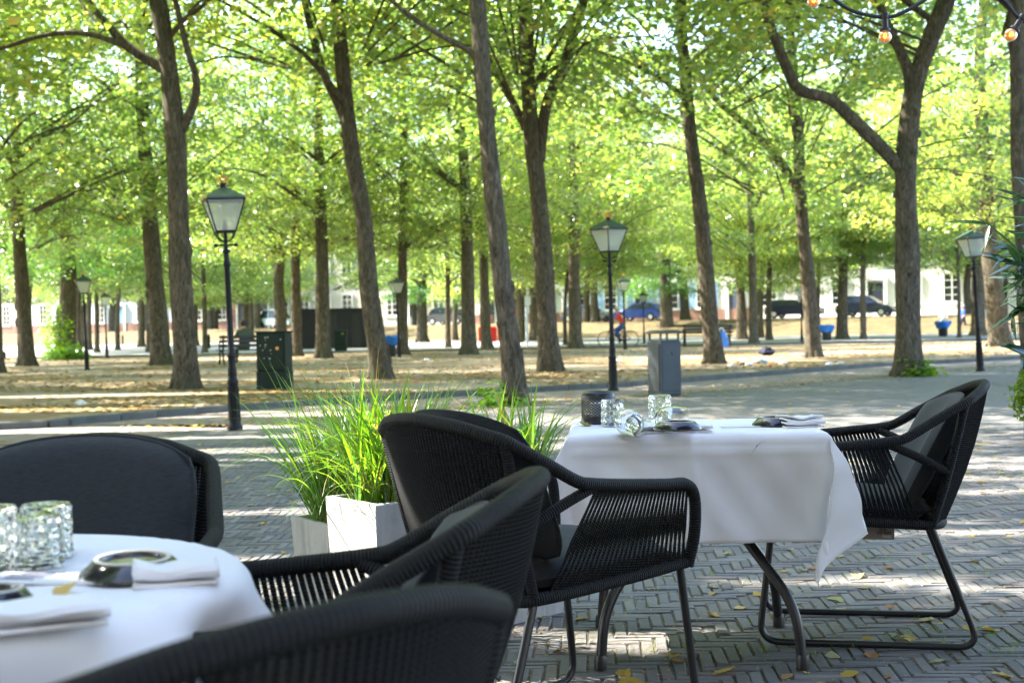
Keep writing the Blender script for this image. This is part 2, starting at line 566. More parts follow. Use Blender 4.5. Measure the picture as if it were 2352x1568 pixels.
for i in range(len(bank) - 1):
    for j in range(6):
        t0, t1 = j / 6, (j + 1) / 6
        hz = lambda t: .03 + 1.17 * (3 * t * t - 2 * t ** 3)
        q = []
        for (k, t) in ((i, t0), (i + 1, t0), (i + 1, t1), (i, t1)):
            p = bank[k].lerp(bank2[k], t)
            q.append((p.x, p.y, hz(t)))
        b.add(q, [(0, 1, 2, 3)])
tag(b.build('leafy_bank', M['leafy_bank']), kind='structure')
sheet('far_road', [[(a.x, a.y, 1.2), (c.x, c.y, 1.2), (c.x, 400, 1.2), (a.x, 400, 1.2)] for a, c in zip(bank2, bank2[1:])], 'pale_road')

# kerbs: each stone its own piece
def kerb(name, pl, zt, w, step, x0, x1):
    e = tag(empty(name, (0, 0, 0)), kind='structure')
    me = None
    pts = [p for p in pl]
    acc = []
    for a, c in zip(pts, pts[1:]):
        n = max(1, int((c - a).length / step))
        acc += [a.lerp(c, k / n) for k in range(n)]
    acc.append(pts[-1])
    i = 0
    while i + 1 < len(acc):
        a, c = acc[i], acc[i + 1]
        i += 1
        if c.x < x0 or a.x > x1: continue
        bb = MB()
        d = c - a
        bb.box((0, 0, 0), (d.length - .012, w, zt + .05), bev=.015)
        o = bb.build('kerb_stone', M['kerb_stone'], e)
        o.location = ((a.x + c.x) / 2, (a.y + c.y) / 2, (zt - .05) / 2 + rng.uniform(-.004, .004))
        o.rotation_euler = (0, 0, math.atan2(d.y, d.x))
    return e
kerb('kerb', KL, .085, .15, 1.0, -12, 20)
kerb('road_kerb', [Vector((-60, 58, 0)), Vector((60, 58, 0))], .12, .2, 4.0, -40, 40)

# brick paving in herringbone: the nearest bricks are pieces, the rest one mass
pave = tag(empty('brick_pavement', (0, 0, 0)), kind='structure')
BW, BL = .045, .18
YB0, YB1 = 2.6, 13.2
jb = MB()
jb.add([(-2.0, YB0, -.0055), (2.2, YB0, -.0055), (6.2, YB1, -.0055), (-6.2, YB1, -.0055)], [(0, 1, 2, 3)])
jb.build('joint_bed', M['joint_dirt'], pave, False)
bb = MB()
g = .004
def brick_verts(L, W, j):
    x, y = L / 2 - j, W / 2 - j
    c = .004
    return ([(-x, -y, -.03), (x, -y, -.03), (x, y, -.03), (-x, y, -.03), (-x, -y, -.004), (x, -y, -.004), (x, y, -.004), (-x, y, -.004),
             (-x + c, -y + c * .8, 0), (x - c, -y + c * .8, 0), (x - c, y - c * .8, 0), (-x + c, y - c * .8, 0)],
            [(0, 1, 5, 4), (1, 2, 6, 5), (2, 3, 7, 6), (3, 0, 4, 7), (4, 5, 9, 8), (5, 6, 10, 9), (6, 7, 11, 10), (7, 4, 8, 11), (8, 9, 10, 11)])
bv, bf = brick_verts(BL, BW, .0034)
bricks = []
ang = R(-3.5)
ca_, sa_ = math.cos(ang), math.sin(ang)
NX = int(9 / BW)
for ix in range(-NX, NX):
    for iy in range(int(1.6 / BW), int(15 / BW)):
        k = (ix - iy) % 8
        if k == 0: cx, cyy, rz = (ix + 2) * BW, (iy + .5) * BW, 0
        elif k == 7: cx, cyy, rz = (ix + .5) * BW, (iy + 2) * BW, math.pi / 2
        else: continue
        x, y = cx * ca_ - cyy * sa_, cx * sa_ + cyy * ca_
        if not (YB0 < y < YB1): continue
        if abs(x) > .395 * y + .55: continue
        bricks.append((y, x, rz))
# those that show largest: in frame and not covered by furniture
def show(bk):
    y, x, _ = bk
    px = 1176 + F * x / y
    vis = (1200 < px < 2400) and y > 3.95
    return (0 if vis else 1, y)
bricks.sort(key=show)
def rough_brick(seed):
    r_ = random.Random(seed)
    v_ = [(x + r_.gauss(0, .0014), y + r_.gauss(0, .0014), z + (r_.gauss(0, .0012) if z > -.02 else 0)) for x, y, z in bv]
    return v_
bvs = [rough_brick(k) for k in range(12)]
bmeshes = [MB().add(v_, bf).mesh('brick', M['clinker_brick'], False) for v_ in bvs]
rest = MB()
for i, (y, x, rz) in enumerate(bricks):
    z = rng.uniform(-.004, .003)
    rr = rz + ang + rng.gauss(0, .018)
    tx, ty = rng.gauss(0, .008), rng.gauss(0, .008)
    if i < 300:
        o = obj('brick', bmeshes[i % 12], pave)
        o.location = (x, y, z)
        o.rotation_euler = (tx, ty, rr)
    else:
        m = Matrix.Translation((x, y, z)) @ Euler((tx, ty, rr)).to_matrix().to_4x4()
        rest.add([m @ Vector(v) for v in bvs[i % 12]], bf)
tag(rest.build('brick_mass', M['clinker_brick'], pave, False), kind='stuff')

# ------------------------------------------------------------------ houses across the square
win_meshes = {}
def window_part(parent, x, z, w, h, shutters=False):
    key = (round(w, 2), round(h, 2))
    if key not in win_meshes:
        fr, pn, sl = MB(), MB(), MB()
        t = .09
        fr.box((-w / 2 + t / 2, -.06, 0), (t, .14, h)); fr.box((w / 2 - t / 2, -.06, 0), (t, .14, h))
        fr.box((0, -.06, h / 2 - t / 2), (w - 2 * t, .135, t)); fr.box((0, -.06, -h / 2 + t / 2), (w - 2 * t, .135, t))
        fr.box((0, -.06, 0), (.07, .11, h - 2 * t))
        for k in (-1, 0, 1): fr.box((0, -.06, k * h / 4), (w - 2 * t, .10, .05))
        pn.box((0, -.02, 0), (w - .1, .03, h - .1))
        sl.box((0, -.10, -h / 2 - .07), (w + .25, .24, .12))
        win_meshes[key] = [fr.mesh('frame', M['white_paint'], False), pn.mesh('pane', M['window_glass'], False), sl.mesh('sill', M['white_paint'], False)]
        sh = MB()
        sh.box((0, 0, 0), (w * .46, .06, h))
        win_meshes[key].append(sh.mesh('shutter', M['shutter_blue'], False))
    fr, pn, sl, sh = win_meshes[key]
    wo = obj('window', fr, parent, (x, 0, z))
    obj('pane', pn, wo); obj('sill', sl, wo)
    if shutters:
        for s in (-1, 1):
            obj('shutter', sh, wo, (s * (w / 2 + w * .25), -.05, 0))
TH = math.atan2(-.523, .852)
def house(s0, s1, h, wall, label, nwin, door_at, shut=False, plinth='plinth_brick', door='door_dark', base_off=0.0):
    W = s1 - s0
    sc = (s0 + s1) / 2
    loc = Vector((.852 * sc, 128 - .523 * sc - base_off, 1.2))
    e = empty('town_house', loc, TH, label, 'house', 'town houses across the square')
    MB().box((0, 6, h / 2), (W - .02, 12, h)).build('wall', M[wall], e, False)
    MB().box((0, 5.9, h + 1.6), (W + .3, 12.6, 3.2), top=.55).build('roof', M['roof_slate'], e, False)
    MB().box((0, -.06, .45), (W - .1, .16, .9)).build('plinth', M[plinth], e, False)
    MB().box((0, -.2, h - .25), (W + .1, .5, .4)).build('cornice', M['white_paint'], e, False)
    step = W / nwin
    for fl in range(max(1, int(h // 3.9))):
        for i in range(nwin):
            x = -W / 2 + step * (i + .5)
            if fl == 0 and i == door_at:
                d = MB().box((0, -.07, 1.35), (1.25, .12, 2.7)).build('door', M[door], e, False, (x, 0, 0))
                MB().box((-.78, -.1, 1.45), (.26, .24, 2.9)).box((.78, -.1, 1.45), (.26, .24, 2.9)).box((0, -.1, 3.05), (1.9, .26, .3)).build('door_frame', M['white_paint'], d, False)
                MB().sphere((.45, -.17, 1.2), .05, 6).build('door_handle', M['gold_paint'], d)
                continue
            window_part(e, x, 2.15 + 3.9 * fl, min(1.35, step * .5), 2.3, shut and fl < 2)
house(-100, -84, 11, 'wall_white', 'white plastered house at the far left edge behind the trees', 5, 2)
house(-84, -70, 12, 'wall_cream', 'cream house behind the ivy clad tree at far left', 4, 1)
house(-70, -57, 11.5, 'wall_white', 'white house far behind the nearest crowned lamp', 4, 2, door='shutter_blue')
house(-57, -44, 12.5, 'wall_bluewhite', 'pale bluish house behind the green cabinet', 4, 1, door='shutter_blue')
house(-44, -32, 11, 'wall_brick', 'reddish brick house behind the dark shed', 4, 3)
house(-32, -18, 12, 'wall_grey', 'grey stone house behind the leaning middle tree', 5, 0)
house(-18, -4, 11.5, 'wall_cream', 'cream stone house behind the middle lamp and blue car', 5, 2, plinth='wall_grey')
house(-4, 9, 12, 'wall_white', 'white house with dark door behind the park bench', 4, 0)
house(9, 24, 12.5, 'wall_white', 'white house with blue shutters and brick plinth', 5, 4, True, door='door_grey')
house(24, 42, 11.5, 'wall_white', 'bright white house behind the large forked tree', 6, 3, plinth='wall_white')
house(42, 62, 12, 'wall_white', 'bright white house at the far right edge', 6, 1, plinth='wall_white')

# house added unseen behind the camera to cut the sky light
e = empty('added_shade_house', (0, -5.5, 0), math.pi, 'grey house added unseen behind the viewpoint to cut the sky light', 'house')
MB().box((0, 5, 4.75), (44, 10, 9.5)).build('wall', M['wall_grey'], e, False)
for fl in range(2):
    for i in range(9): window_part(e, -18 + i * 4.5, 2.2 + 4 * fl, 1.4, 2.3)
# ------------------------------------------------------------------ trees
GAPS = []          # (x, y, rx, ry) on the plane z = .55 where leaves are cut from the added crowns to place sun patches
def leaf_cloud(seed, nclump, per, Rr, Hh, leaf, mat, filt=None, zlow=.0, spread=.75, profile=None):
    g_ = np.random.default_rng(seed)
    zc = g_.beta(1.15, 1.6, nclump) * Hh
    q = zc / Hh
    pr = np.sqrt(np.clip(1 - ((q - .36) / .68) ** 2, .05, 1))
    rr = Rr * pr * g_.random(nclump) ** .42
    th = g_.random(nclump) * 6.2832
    C = np.stack([rr * np.cos(th), rr * np.sin(th), zc], 1)
    n = nclump * per
    C = np.repeat(C, per, 0)
    out = np.repeat(np.stack([np.cos(th), np.sin(th)], 1), per, 0)
    sc = np.repeat(g_.uniform(.7, 1.35, nclump), per) * spread
    rad = np.sqrt(g_.random(n)) * sc
    a = g_.random(n) * 6.2832
    off_ = np.stack([rad * np.cos(a), rad * np.sin(a), g_.normal(0, .11, n) - .30 * rad ** 2 / spread], 1)
    p = C + off_
    d = np.stack([np.cos(a) + out[:, 0] * .6 + g_.normal(0, .6, n), np.sin(a) + out[:, 1] * .6 + g_.normal(0, .6, n), g_.normal(-.35, .35, n)], 1)
    d /= np.linalg.norm(d, axis=1)[:, None]
    nr = np.stack([g_.normal(0, .5, n), g_.normal(0, .5, n), np.full(n, 1.0)], 1)
    sd = np.cross(nr, d); sd /= np.linalg.norm(sd, axis=1)[:, None]
    nr = np.cross(d, sd)
    L = leaf * g_.uniform(.7, 1.3, n)
    if filt is not None:
        keep = filt(p)
        p, d, sd, nr, L = p[keep], d[keep], sd[keep], nr[keep], L[keep]
        n = len(p)
    L = L[:, None]
    v = np.empty((n, 4, 3), np.float32)
    v[:, 0] = p
    v[:, 1] = p + d * L * .42 + sd * L * .44 + nr * L * .10
    v[:, 2] = p + d * L
    v[:, 3] = p + d * L * .42 - sd * L * .44 + nr * L * .10
    me = bpy.data.meshes.new('crown')
    me.vertices.add(n * 4); me.loops.add(n * 4); me.polygons.add(n)
    me.vertices.foreach_set('co', v.ravel())
    me.loops.foreach_set('vertex_index', np.arange(n * 4, dtype=np.int32))
    me.polygons.foreach_set('loop_start', np.arange(0, n * 4, 4, dtype=np.int32))
    me.polygons.foreach_set('loop_total', np.full(n, 4, np.int32))
    me.materials.append(M[mat])
    me.update()
    return me
crowns = [leaf_cloud(11 + i, 300, 100, 4.8, 10.5, .112, 'lime_leaf', spread=.66) for i in range(4)]
crown_dark = leaf_cloud(40, 220, 95, 3.4, 7.0, .115, 'dark_leaf', spread=.6)
crown_low = [leaf_cloud(60 + i, 190, 85, 4.2, 5.5, .12, 'lime_leaf', spread=.62) for i in range(2)]
tcount = [0]
def twig_mesh(seed, nclump, Rr, Hh):
    g_ = np.random.default_rng(seed)      # same draws as the crown: the twigs end in its clumps
    zc = g_.beta(1.15, 1.6, nclump) * Hh
    q = zc / Hh
    pr = np.sqrt(np.clip(1 - ((q - .36) / .68) ** 2, .05, 1))
    rr = Rr * pr * g_.random(nclump) ** .42
    th = g_.random(nclump) * 6.2832
    b_ = MB()
    r_ = random.Random(seed)
    for k in range(0, nclump, 5):
        e_ = Vector((rr[k] * math.cos(th[k]), rr[k] * math.sin(th[k]), zc[k]))
        s_ = Vector((e_.x * .25, e_.y * .25, max(0, zc[k] - .42 * rr[k])))
        m_ = s_.lerp(e_, .55) + Vector((r_.gauss(0, .15), r_.gauss(0, .15), r_.uniform(.1, .35)))
        b_.tube([tuple(p_) for p_ in crom([tuple(s_), tuple(m_), tuple(e_), tuple(e_ + (e_ - m_) * .25 + Vector((0, 0, -.12)))], 3)], [.024 - .0021 * i_ for i_ in range(10)], 4, False)
    return b_.mesh('twigs', M['bark'])
twigs = [twig_mesh(11 + i, 300, 4.8, 10.5) for i in range(4)]
def tree(label, base, wpx, path, limbs=(), crown=0, zb=4.2, cs=1.0, top=13.0, z0=SANDZ, low=None, group='lime trees of the square', auto=5, name='lime_tree', at=None, flare=1.0):
    tcount[0] += 1
    r = random.Random(100 + tcount[0])
    B = G(base[0], base[1], z0) if at is None else at
    D = B.y
    e = empty(name, B, 0, label, 'tree', group)
    pts = [B + Vector((0, 0, -.06))] + ([P(x, y, D) for x, y in path] if path else [B + Vector((r.gauss(0, .1), 0, 2.2)), B + Vector((r.gauss(0, .25), 0, 4.5))])
    d = (pts[-1] - pts[-2]).normalized()
    if d.z < .75: d = (d + Vector((0, 0, 1.2))).normalized()
    while pts[-1].z < top - .5:
        d = (d + Vector((r.gauss(0, .06), r.gauss(0, .06), .05))).normalized()
        pts.append(pts[-1] + d * min(2.0, max(.6, top - pts[-1].z)))
    pts = [Vector(p) for p in crom([tuple(p) for p in pts], 7)]
    r0 = wpx * D / F / 2
    rad = []
    for p in pts:
        hgt = max(0, p.z - B.z)
        f = 1 - .62 * min(1, hgt / top) ** .85
        rad.append(max(.03, r0 * (f + .22 * flare * math.exp(-hgt / .22))))
    rel = [p - B for p in pts]
    tb = MB().tube(rel, rad, 16, True, .10, r)
    if flare:      # root flare buttresses
        for k in range(5):
            a = k * 1.26 + r.uniform(-.3, .3)
            dx = Vector((math.cos(a), math.sin(a), 0))
            tb.tube([dx * r0 * .55 + Vector((0, 0, .75)), dx * r0 * .75 + Vector((0, 0, .3)), dx * r0 * 1.05 + Vector((0, 0, .07)), dx * r0 * 1.5 + Vector((0, 0, -.05))], [r0 * .25, r0 * .34, r0 * .30, r0 * .12], 8, True)
    if D < 48:      # knots and healed scars
        for k in range(7):
            i0 = r.randint(3, max(4, len(pts) // 2))
            a = r.uniform(0, 6.28)
            dx = Vector((math.cos(a), math.sin(a), 0))
            tb.sphere(rel[i0] + dx * rad[i0] * .78, rad[i0] * r.uniform(.3, .5), 6, (1, 1, r.uniform(.8, 1.8)))
    tb.build('trunk', M['bark'], e)
    for lb in limbs:
        w0, w1, pp = lb[0], lb[1], lb[2]
        dy = r.uniform(-.5, .5)
        q = [P(x, y, D + dy * i / max(1, len(pp) - 1)) - B for i, (x, y) in enumerate(pp)]
        d = (q[-1] - q[-2]).normalized()
        q.append(q[-1] + d * .9 + Vector((0, 0, .2)))
        q = crom([tuple(x) for x in q], 6)
        n = len(q)
        rr = [(w0 + (w1 - w0) * i / (n - 1)) * D / F / 2 for i in range(n)]
        MB().tube(q, rr, 10, True, .06, r).build('limb', M['bark'], e)
    for k in range(auto):
        h0 = r.uniform(max(3.2, zb - .6), top * .75)
        i0 = min(range(len(pts)), key=lambda i: abs(pts[i].z - h0))
        a = r.uniform(0, 6.28)
        ln = r.uniform(2.2, 4.2) * cs
        dv = Vector((math.cos(a), math.sin(a), 0))
        s = rel[i0]
        q = [s, s + dv * ln * .3 + Vector((0, 0, ln * .22)), s + dv * ln * .65 + Vector((r.gauss(0, .2), r.gauss(0, .2), ln * .38)), s + dv * ln + Vector((0, 0, ln * .42))]
        MB().tube(crom([tuple(x) for x in q], 4), [rad[i0] * .42 * (1 - .8 * i / 12) for i in range(13)], 7, True).build('limb', M['bark'], e)
    if at is None and D > 36 and crown != 'dark':
        if D > 66: zb = min(zb, 4.2 + .25 * (tcount[0] % 3)); low = (3.9 if tcount[0] % 3 == 0 else None) if low is None else low
        else: zb = min(zb, 3.9 + .3 * (tcount[0] % 3))
    if at is None and D < 40: cs *= 1.28
    if at is None and D < 29: zb += .5
    if crown is not None:
        i0 = min(range(len(pts)), key=lambda i: abs(pts[i].z - (zb + 3.5)))
        me = crown_dark if crown == 'dark' else crowns[crown % 4]
        c = obj('crown', me, e, (rel[i0].x, rel[i0].y, zb - B.z))
        c.rotation_euler = (0, 0, r.uniform(0, 6.28))
        c.scale = (cs, cs, cs * r.uniform(.9, 1.1))
        if crown != 'dark':
            t_ = obj('twigs', twigs[crown % 4], e, c.location)
            t_.rotation_euler, t_.scale = c.rotation_euler, c.scale
    if low is not None:
        c = obj('lower_crown', crown_low[tcount[0] % 2], e, (0, 0, low))
        c.rotation_euler = (0, 0, r.uniform(0, 6.28))
        c.scale = (cs * .95, cs * .95, cs * .8)
    return e

# the trees one can tell apart
tree('tall lime tree with side limbs just left of the nearest lamp', (428, 893), 58,
     [(424, 800), (416, 640), (408, 420), (402, 310), (392, 200), (376, 80), (362, 0), (350, -90)],
     [(22, 12, [(418, 300), (446, 235), (450, 180), (432, 120)]), (26, 10, [(385, 165), (300, 112), (250, 62), (208, 10)]), (15, 7, [(300, 110), (200, 78), (100, 82), (0, 112)]), (13, 8, [(385, 90), (425, 45), (475, 5)])], 0, 6.2, 1.0, 14)
tree('broad lit trunk standing just behind the tall lime tree left of the lamp', (372, 838), 48, [(362, 720), (348, 560), (338, 420), (330, 280), (322, 120)], (), 1, 5.0, 1.05)
tree('slanting lime tree with a steep left limb, right of the green cabinet', (874, 870), 48,
     [(866, 790), (848, 660), (834, 500), (812, 375), (798, 260), (784, 120), (774, -10)],
     [(24, 14, [(812, 330), (778, 245), (742, 165), (720, 90)])], 2, 6.0, 1.0, 14)
tree('straight brown trunk with a dark knot, left of the slanting tree', (742, 822), 36, [(741, 700), (737, 500), (733, 350), (729, 200), (724, 60)], (), 3, 5.0, 1.0)
tree('tall dark leaning trunk directly behind the rope chairs', (1183, 928), 50,
     [(1172, 800), (1155, 660), (1136, 460), (1116, 260), (1100, 60), (1092, -60)],
     [(16, 9, [(1112, 170), (1080, 120), (1010, 80), (930, 28)])], 1, 6.5, .95, 14, 0.0, flare=.7)
tree('lime tree forking into three steep limbs, left of the middle lamp', (1264, 853), 50,
     [(1258, 760), (1247, 600), (1236, 440), (1222, 320), (1213, 180), (1208, 0)],
     [(28, 16, [(1238, 370), (1256, 240), (1292, 160), (1322, 60), (1346, -10)]), (12, 7, [(1228, 200), (1262, 130), (1310, 50), (1340, -5)]), (22, 10, [(1225, 330), (1180, 240), (1130, 150), (1090, 60)])], 0, 6.0, 1.0, 14)
tree('slim trunk between the forked tree and the middle lamp', (1322, 800), 32, [(1319, 650), (1318, 480), (1312, 330), (1308, 150)], (), 2, 5.0, 1.0)
tree('pale brown trunk with a long limb reaching left, left of the leaning dark tree', (1076, 814), 36,
     [(1075, 650), (1070, 470), (1062, 330), (1056, 190)], [(15, 8, [(1068, 440), (1004, 392), (942, 342), (868, 304)])], 3, 5.2, 1.0)
tree('grey trunk half hidden beside the leaning dark tree', (1118, 802), 26, [(1112, 640), (1106, 450), (1100, 300)], (), 1, 5.0, .95)
tree('tall slender trunk behind the grey litter bin', (1640, 835), 42, [(1632, 740), (1620, 600), (1606, 460), (1588, 330), (1574, 180), (1564, 0)], (), 0, 6.2, 1.0, 14)
tree('forked tree with a long straight limb to the left, right of the slender trunk', (1868, 820), 36,
     [(1862, 720), (1848, 560), (1838, 430), (1834, 300), (1822, 170)], [(22, 12, [(1838, 440), (1790, 370), (1738, 308), (1690, 268), (1652, 236)])], 2, 5.2, 1.0)
tree('thick dark forked tree with a heavy limb to the left, behind the right chair', (2088, 857), 62,
     [(2086, 760), (2083, 600), (2080, 460), (2082, 380), (2090, 280), (2104, 190), (2140, 80), (2180, -20)],
     [(34, 20, [(2080, 400), (2030, 345), (1960, 275), (1905, 228), (1835, 205), (1800, 140), (1770, 60)]), (30, 14, [(2092, 240), (2085, 160), (2040, 60), (2010, -20)])], 3, 5.6, 1.05, 13, flare=1.4)
tree('sunlit pale trunk by the right lamp', (2297, 795), 48, [(2288, 700), (2276, 600), (2266, 480), (2258, 340), (2250, 150)], (), 0, 5.0, 1.05)
tree('dark trunk at the right edge behind the oleander', (2376, 880), 52, [(2366, 760), (2354, 560), (2346, 380), (2340, 180), (2334, 0)], (), 1, 6.2, .9, 13, 0.0)
tree('brown trunk near the left edge, left of the ivy tree', (62, 840), 38, [(56, 740), (46, 600), (40, 450), (36, 300), (30, 120)], (), 2, 4.6, 1.05)
tree('ivy clad trunk with bright sprouts round its foot at left', (152, 822), 46, [(154, 720), (156, 600), (152, 460), (150, 300)], (), 'dark', 3.4, 1.1)
tree('dark trunk cut by the left edge', (-6, 856), 36, [(-12, 740), (-22, 500), (-30, 250)], (), 3, 4.8, 1.0)
tree('pale slim trunk left of the knotted trunk', (681, 818), 26, [(680, 700), (678, 520), (676, 330)], (), 0, 4.2, 1.0)
tree('trunk forking low, behind the green cabinet', (648, 812), 30, [(645, 720), (640, 630), (655, 520), (664, 380)], [(16, 9, [(640, 640), (624, 540), (612, 430), (606, 330)])], 1, 4.4, 1.0)
tree('slim trunk beside the second lamp and blue lined bin', (925, 815), 27, [(924, 700), (926, 520), (928, 320)], (), 2, 4.0, 1.0)
tree('mottled trunk behind the litter bin top', (1532, 772), 34, [(1530, 680), (1524, 560), (1520, 460)], (), 'dark', 3.0, 1.0)
tree('thin pale trunk right of the bench, left of its twin', (1704, 779), 24, [(1703, 690), (1697, 600), (1690, 450)], (), 3, 4.4, .95)
tree('thin knotted trunk right of the bench, right of its twin', (1731, 788), 21, [(1730, 700), (1726, 560), (1722, 400)], (), 0, 4.2, .95)
tree('pale mottled trunk beside the right blue bin', (1934, 778), 26, [(1935, 680), (1938, 560), (1938, 400)], (), 1, 4.4, 1.0)
tree('dark slanting trunk on the leafy bank in front of the shuttered house', (1778, 752), 30, [(1786, 660), (1794, 600), (1800, 500)], (), 2, 3.8, 1.0)
tree('slim dark trunk on the bank beside the navy car', (1956, 752), 22, [(1950, 680), (1944, 600), (1938, 500)], (), 'dark', 3.4, .95)
tree('dark trunk on the bank right of the navy car', (2036, 742), 20, [(2036, 690), (2036, 560)], (), 3, 3.6, .95)
tree('pale trunk beside the person in blue', (2248, 770), 34, [(2246, 690), (2242, 560), (2238, 400)], (), 0, 4.2, 1.0)
tree('bushy dark tree behind the second lamp', (970, 785), 26, [(969, 700), (966, 600)], (), 'dark', 2.6, 1.0)
tree('dark trunk just right of the leaning tree', (1197, 782), 30, [(1196, 680), (1192, 500)], (), 1, 4.0, 1.0)
tree('brown trunk behind the white signpost', (1230, 782), 28, [(1228, 680), (1226, 520)], (), 2, 4.0, 1.0)
far = [(22, 778, 20), (6, 776, 16), (82, 774, 15), (262, 786, 26), (286, 782, 14), (325, 796, 16), (214, 778, 12), (242, 780, 12), (448, 792, 16), (484, 783, 15), (575, 786, 18), (498, 780, 12), (628, 776, 18), (596, 776, 9),
       (1348, 772, 17), (1298, 768, 13), (1490, 766, 18), (1462, 760, 12), (1010, 768, 10), (900, 770, 14), (1845, 765, 14), (1906, 752, 15), (2170, 752, 16), (2120, 748, 14), (2318, 750, 16), (1590, 752, 14), (1388, 764, 12)]
def ordinal(n):
    return str(n) + ('th' if 10 <= n % 100 <= 20 else {1: 'st', 2: 'nd', 3: 'rd'}.get(n % 10, 'th'))
r8 = random.Random(77)
for k in range(26):
    far.append((r8.uniform(0, 2352), 0, r8.uniform(9, 15)))
far = [(x, y or (746 + (1176 - x) * .0192 + r8.uniform(31, 50)), w) for x, y, w in far]
for i, (x, y, w) in enumerate(far):
    side = 'far behind'
    side = ordinal(sorted(q[0] for q in far).index(x) + 1) + ' from the left edge among the slim trunks ' + side
    tree('slim dark background trunk, ' + side, (x, y), w, [(x - 1, y - 80), (x - 3 + (i % 5) * 2, y - 170)], (), ('dark' if i % 11 == 2 else i), 3.0 + (i % 4) * .4, 1.0 + .1 * (i % 3), 13, SANDZ, None, 'slim background trees', 3)
# tree belt that closes the view over the roofs of the houses
r9 = random.Random(5)
for i in range(16):
    s = -78 + i * 8.4 + r9.uniform(-2, 2)
    x, y = .852 * s, 121 - .523 * s - r9.uniform(0, 7)
    tree(ordinal(i + 1) + ' tree from the left in the row before the houses far behind', None, 17 + r9.uniform(0, 8), None, (), i, 4.6, 1.45, 15, 1.2, None, 'tree row before the houses', 3, 'street_tree', Vector((x, y, 1.2)))
# unseen trees added beyond the left edge to shade the tables
def gapfilter(ox, oy, oz):
    def f(p):
        P0 = p + np.array([ox, oy, oz])
        t = (P0[:, 2] - .55) / SUN.z
        qx, qy = P0[:, 0] - SUN.x * t, P0[:, 1] - SUN.y * t
        keep = np.ones(len(p), bool)
        for (gx, gy, rx, ry) in GAPS:
            keep &= ((qx - gx) / rx) ** 2 + ((qy - gy) / ry) ** 2 > 1
        return keep
    return f
GAPS += [(-.62, 4.65, .70, .50), (.05, 5.0, .22, .2), (-.72, 1.86, .5, .17), (1.75, 5.55, .8, .13), (1.15, 5.3, .3, .06), (1.0, 7.4, 1.6, .10), (-1.5, 6.6, .8, .22), (2.6, 8.6, 1.2, .16), (-.25, 3.55, .3, .12),
         (2.2, 10.5, 1.8, .25), (.0, 9.4, 1.0, .15), (-1.8, 8.3, 1.0, .2), (3.6, 13.0, 2.0, .3), (-2.6, 11.5, 1.6, .3), (.8, 12.6, 1.5, .25), (.45, 3.95, .35, .05), (-1.3, 5.4, .5, .1),
         (-5, 15.6, 2.2, .5), (-1.5, 17.6, 2.6, .5), (2.0, 20.2, 2.4, .5), (5.0, 23.6, 2.4, .6), (8.5, 27.5, 3.0, .7), (-3.2, 14.2, 1.5, .2), (1.2, 15.8, 2.2, .25), (4.6, 17.5, 2.4, .3), (5.5, 13.2, 2.0, .2), (-4.5, 19.5, 1.6, .3), (-8, 19, 2.5, .4), (-7, 23, 3, .5), (-2, 23, 2, .4)]
rg_ = random.Random(15)
for k in range(34):
    yy = rg_.uniform(5.6, 19)
    GAPS.append((rg_.uniform(-.35, .40) * yy, yy, rg_.uniform(.3, 1.3), rg_.uniform(.05, .16) * (1 + yy / 12)))
for i, (x, y, zb, s) in enumerate([(-8.8, 7.4, 4.8, 1.0), (-12.5, 2.6, 5.0, 1.0), (-13.0, 11.2, 4.8, 1.0), (-9.6, 13.6, 4.8, 1.0), (-15.5, 6.6, 5.0, 1.1), (-6.4, 3.6, 5.0, .8), (-15, 17.5, 5, 1.0), (-8.5, -1.0, 5, .9), (-13.5, 24, 5, 1.15), (-17.5, 31, 5, 1.2), (-19, 22, 5, 1.2), (-22, 40, 5, 1.25), (-26, 30, 5, 1.25), (-27, 52, 5, 1.25)]):
    e = empty('lime_tree', (x, y, 0), 0, 'lime tree added out of view to shade the terrace from the left', 'tree', 'lime trees added to shade the terrace')
    rr = random.Random(300 + i)
    MB().tube(crom([(0, 0, -.05), (.05, 0, 2), (.1, .1, 5), (0, .2, 9), (.1, .1, 12)], 4), [.34 - .016 * k for k in range(17)], 14, True, .07, rr).build('trunk', M['bark'], e)
    me = leaf_cloud(200 + i, 230, 130, 4.9 * s, 10 * s, .15, 'lime_leaf', gapfilter(x, y, zb), spread=.7)
    obj('crown', me, e, (0, 0, zb))

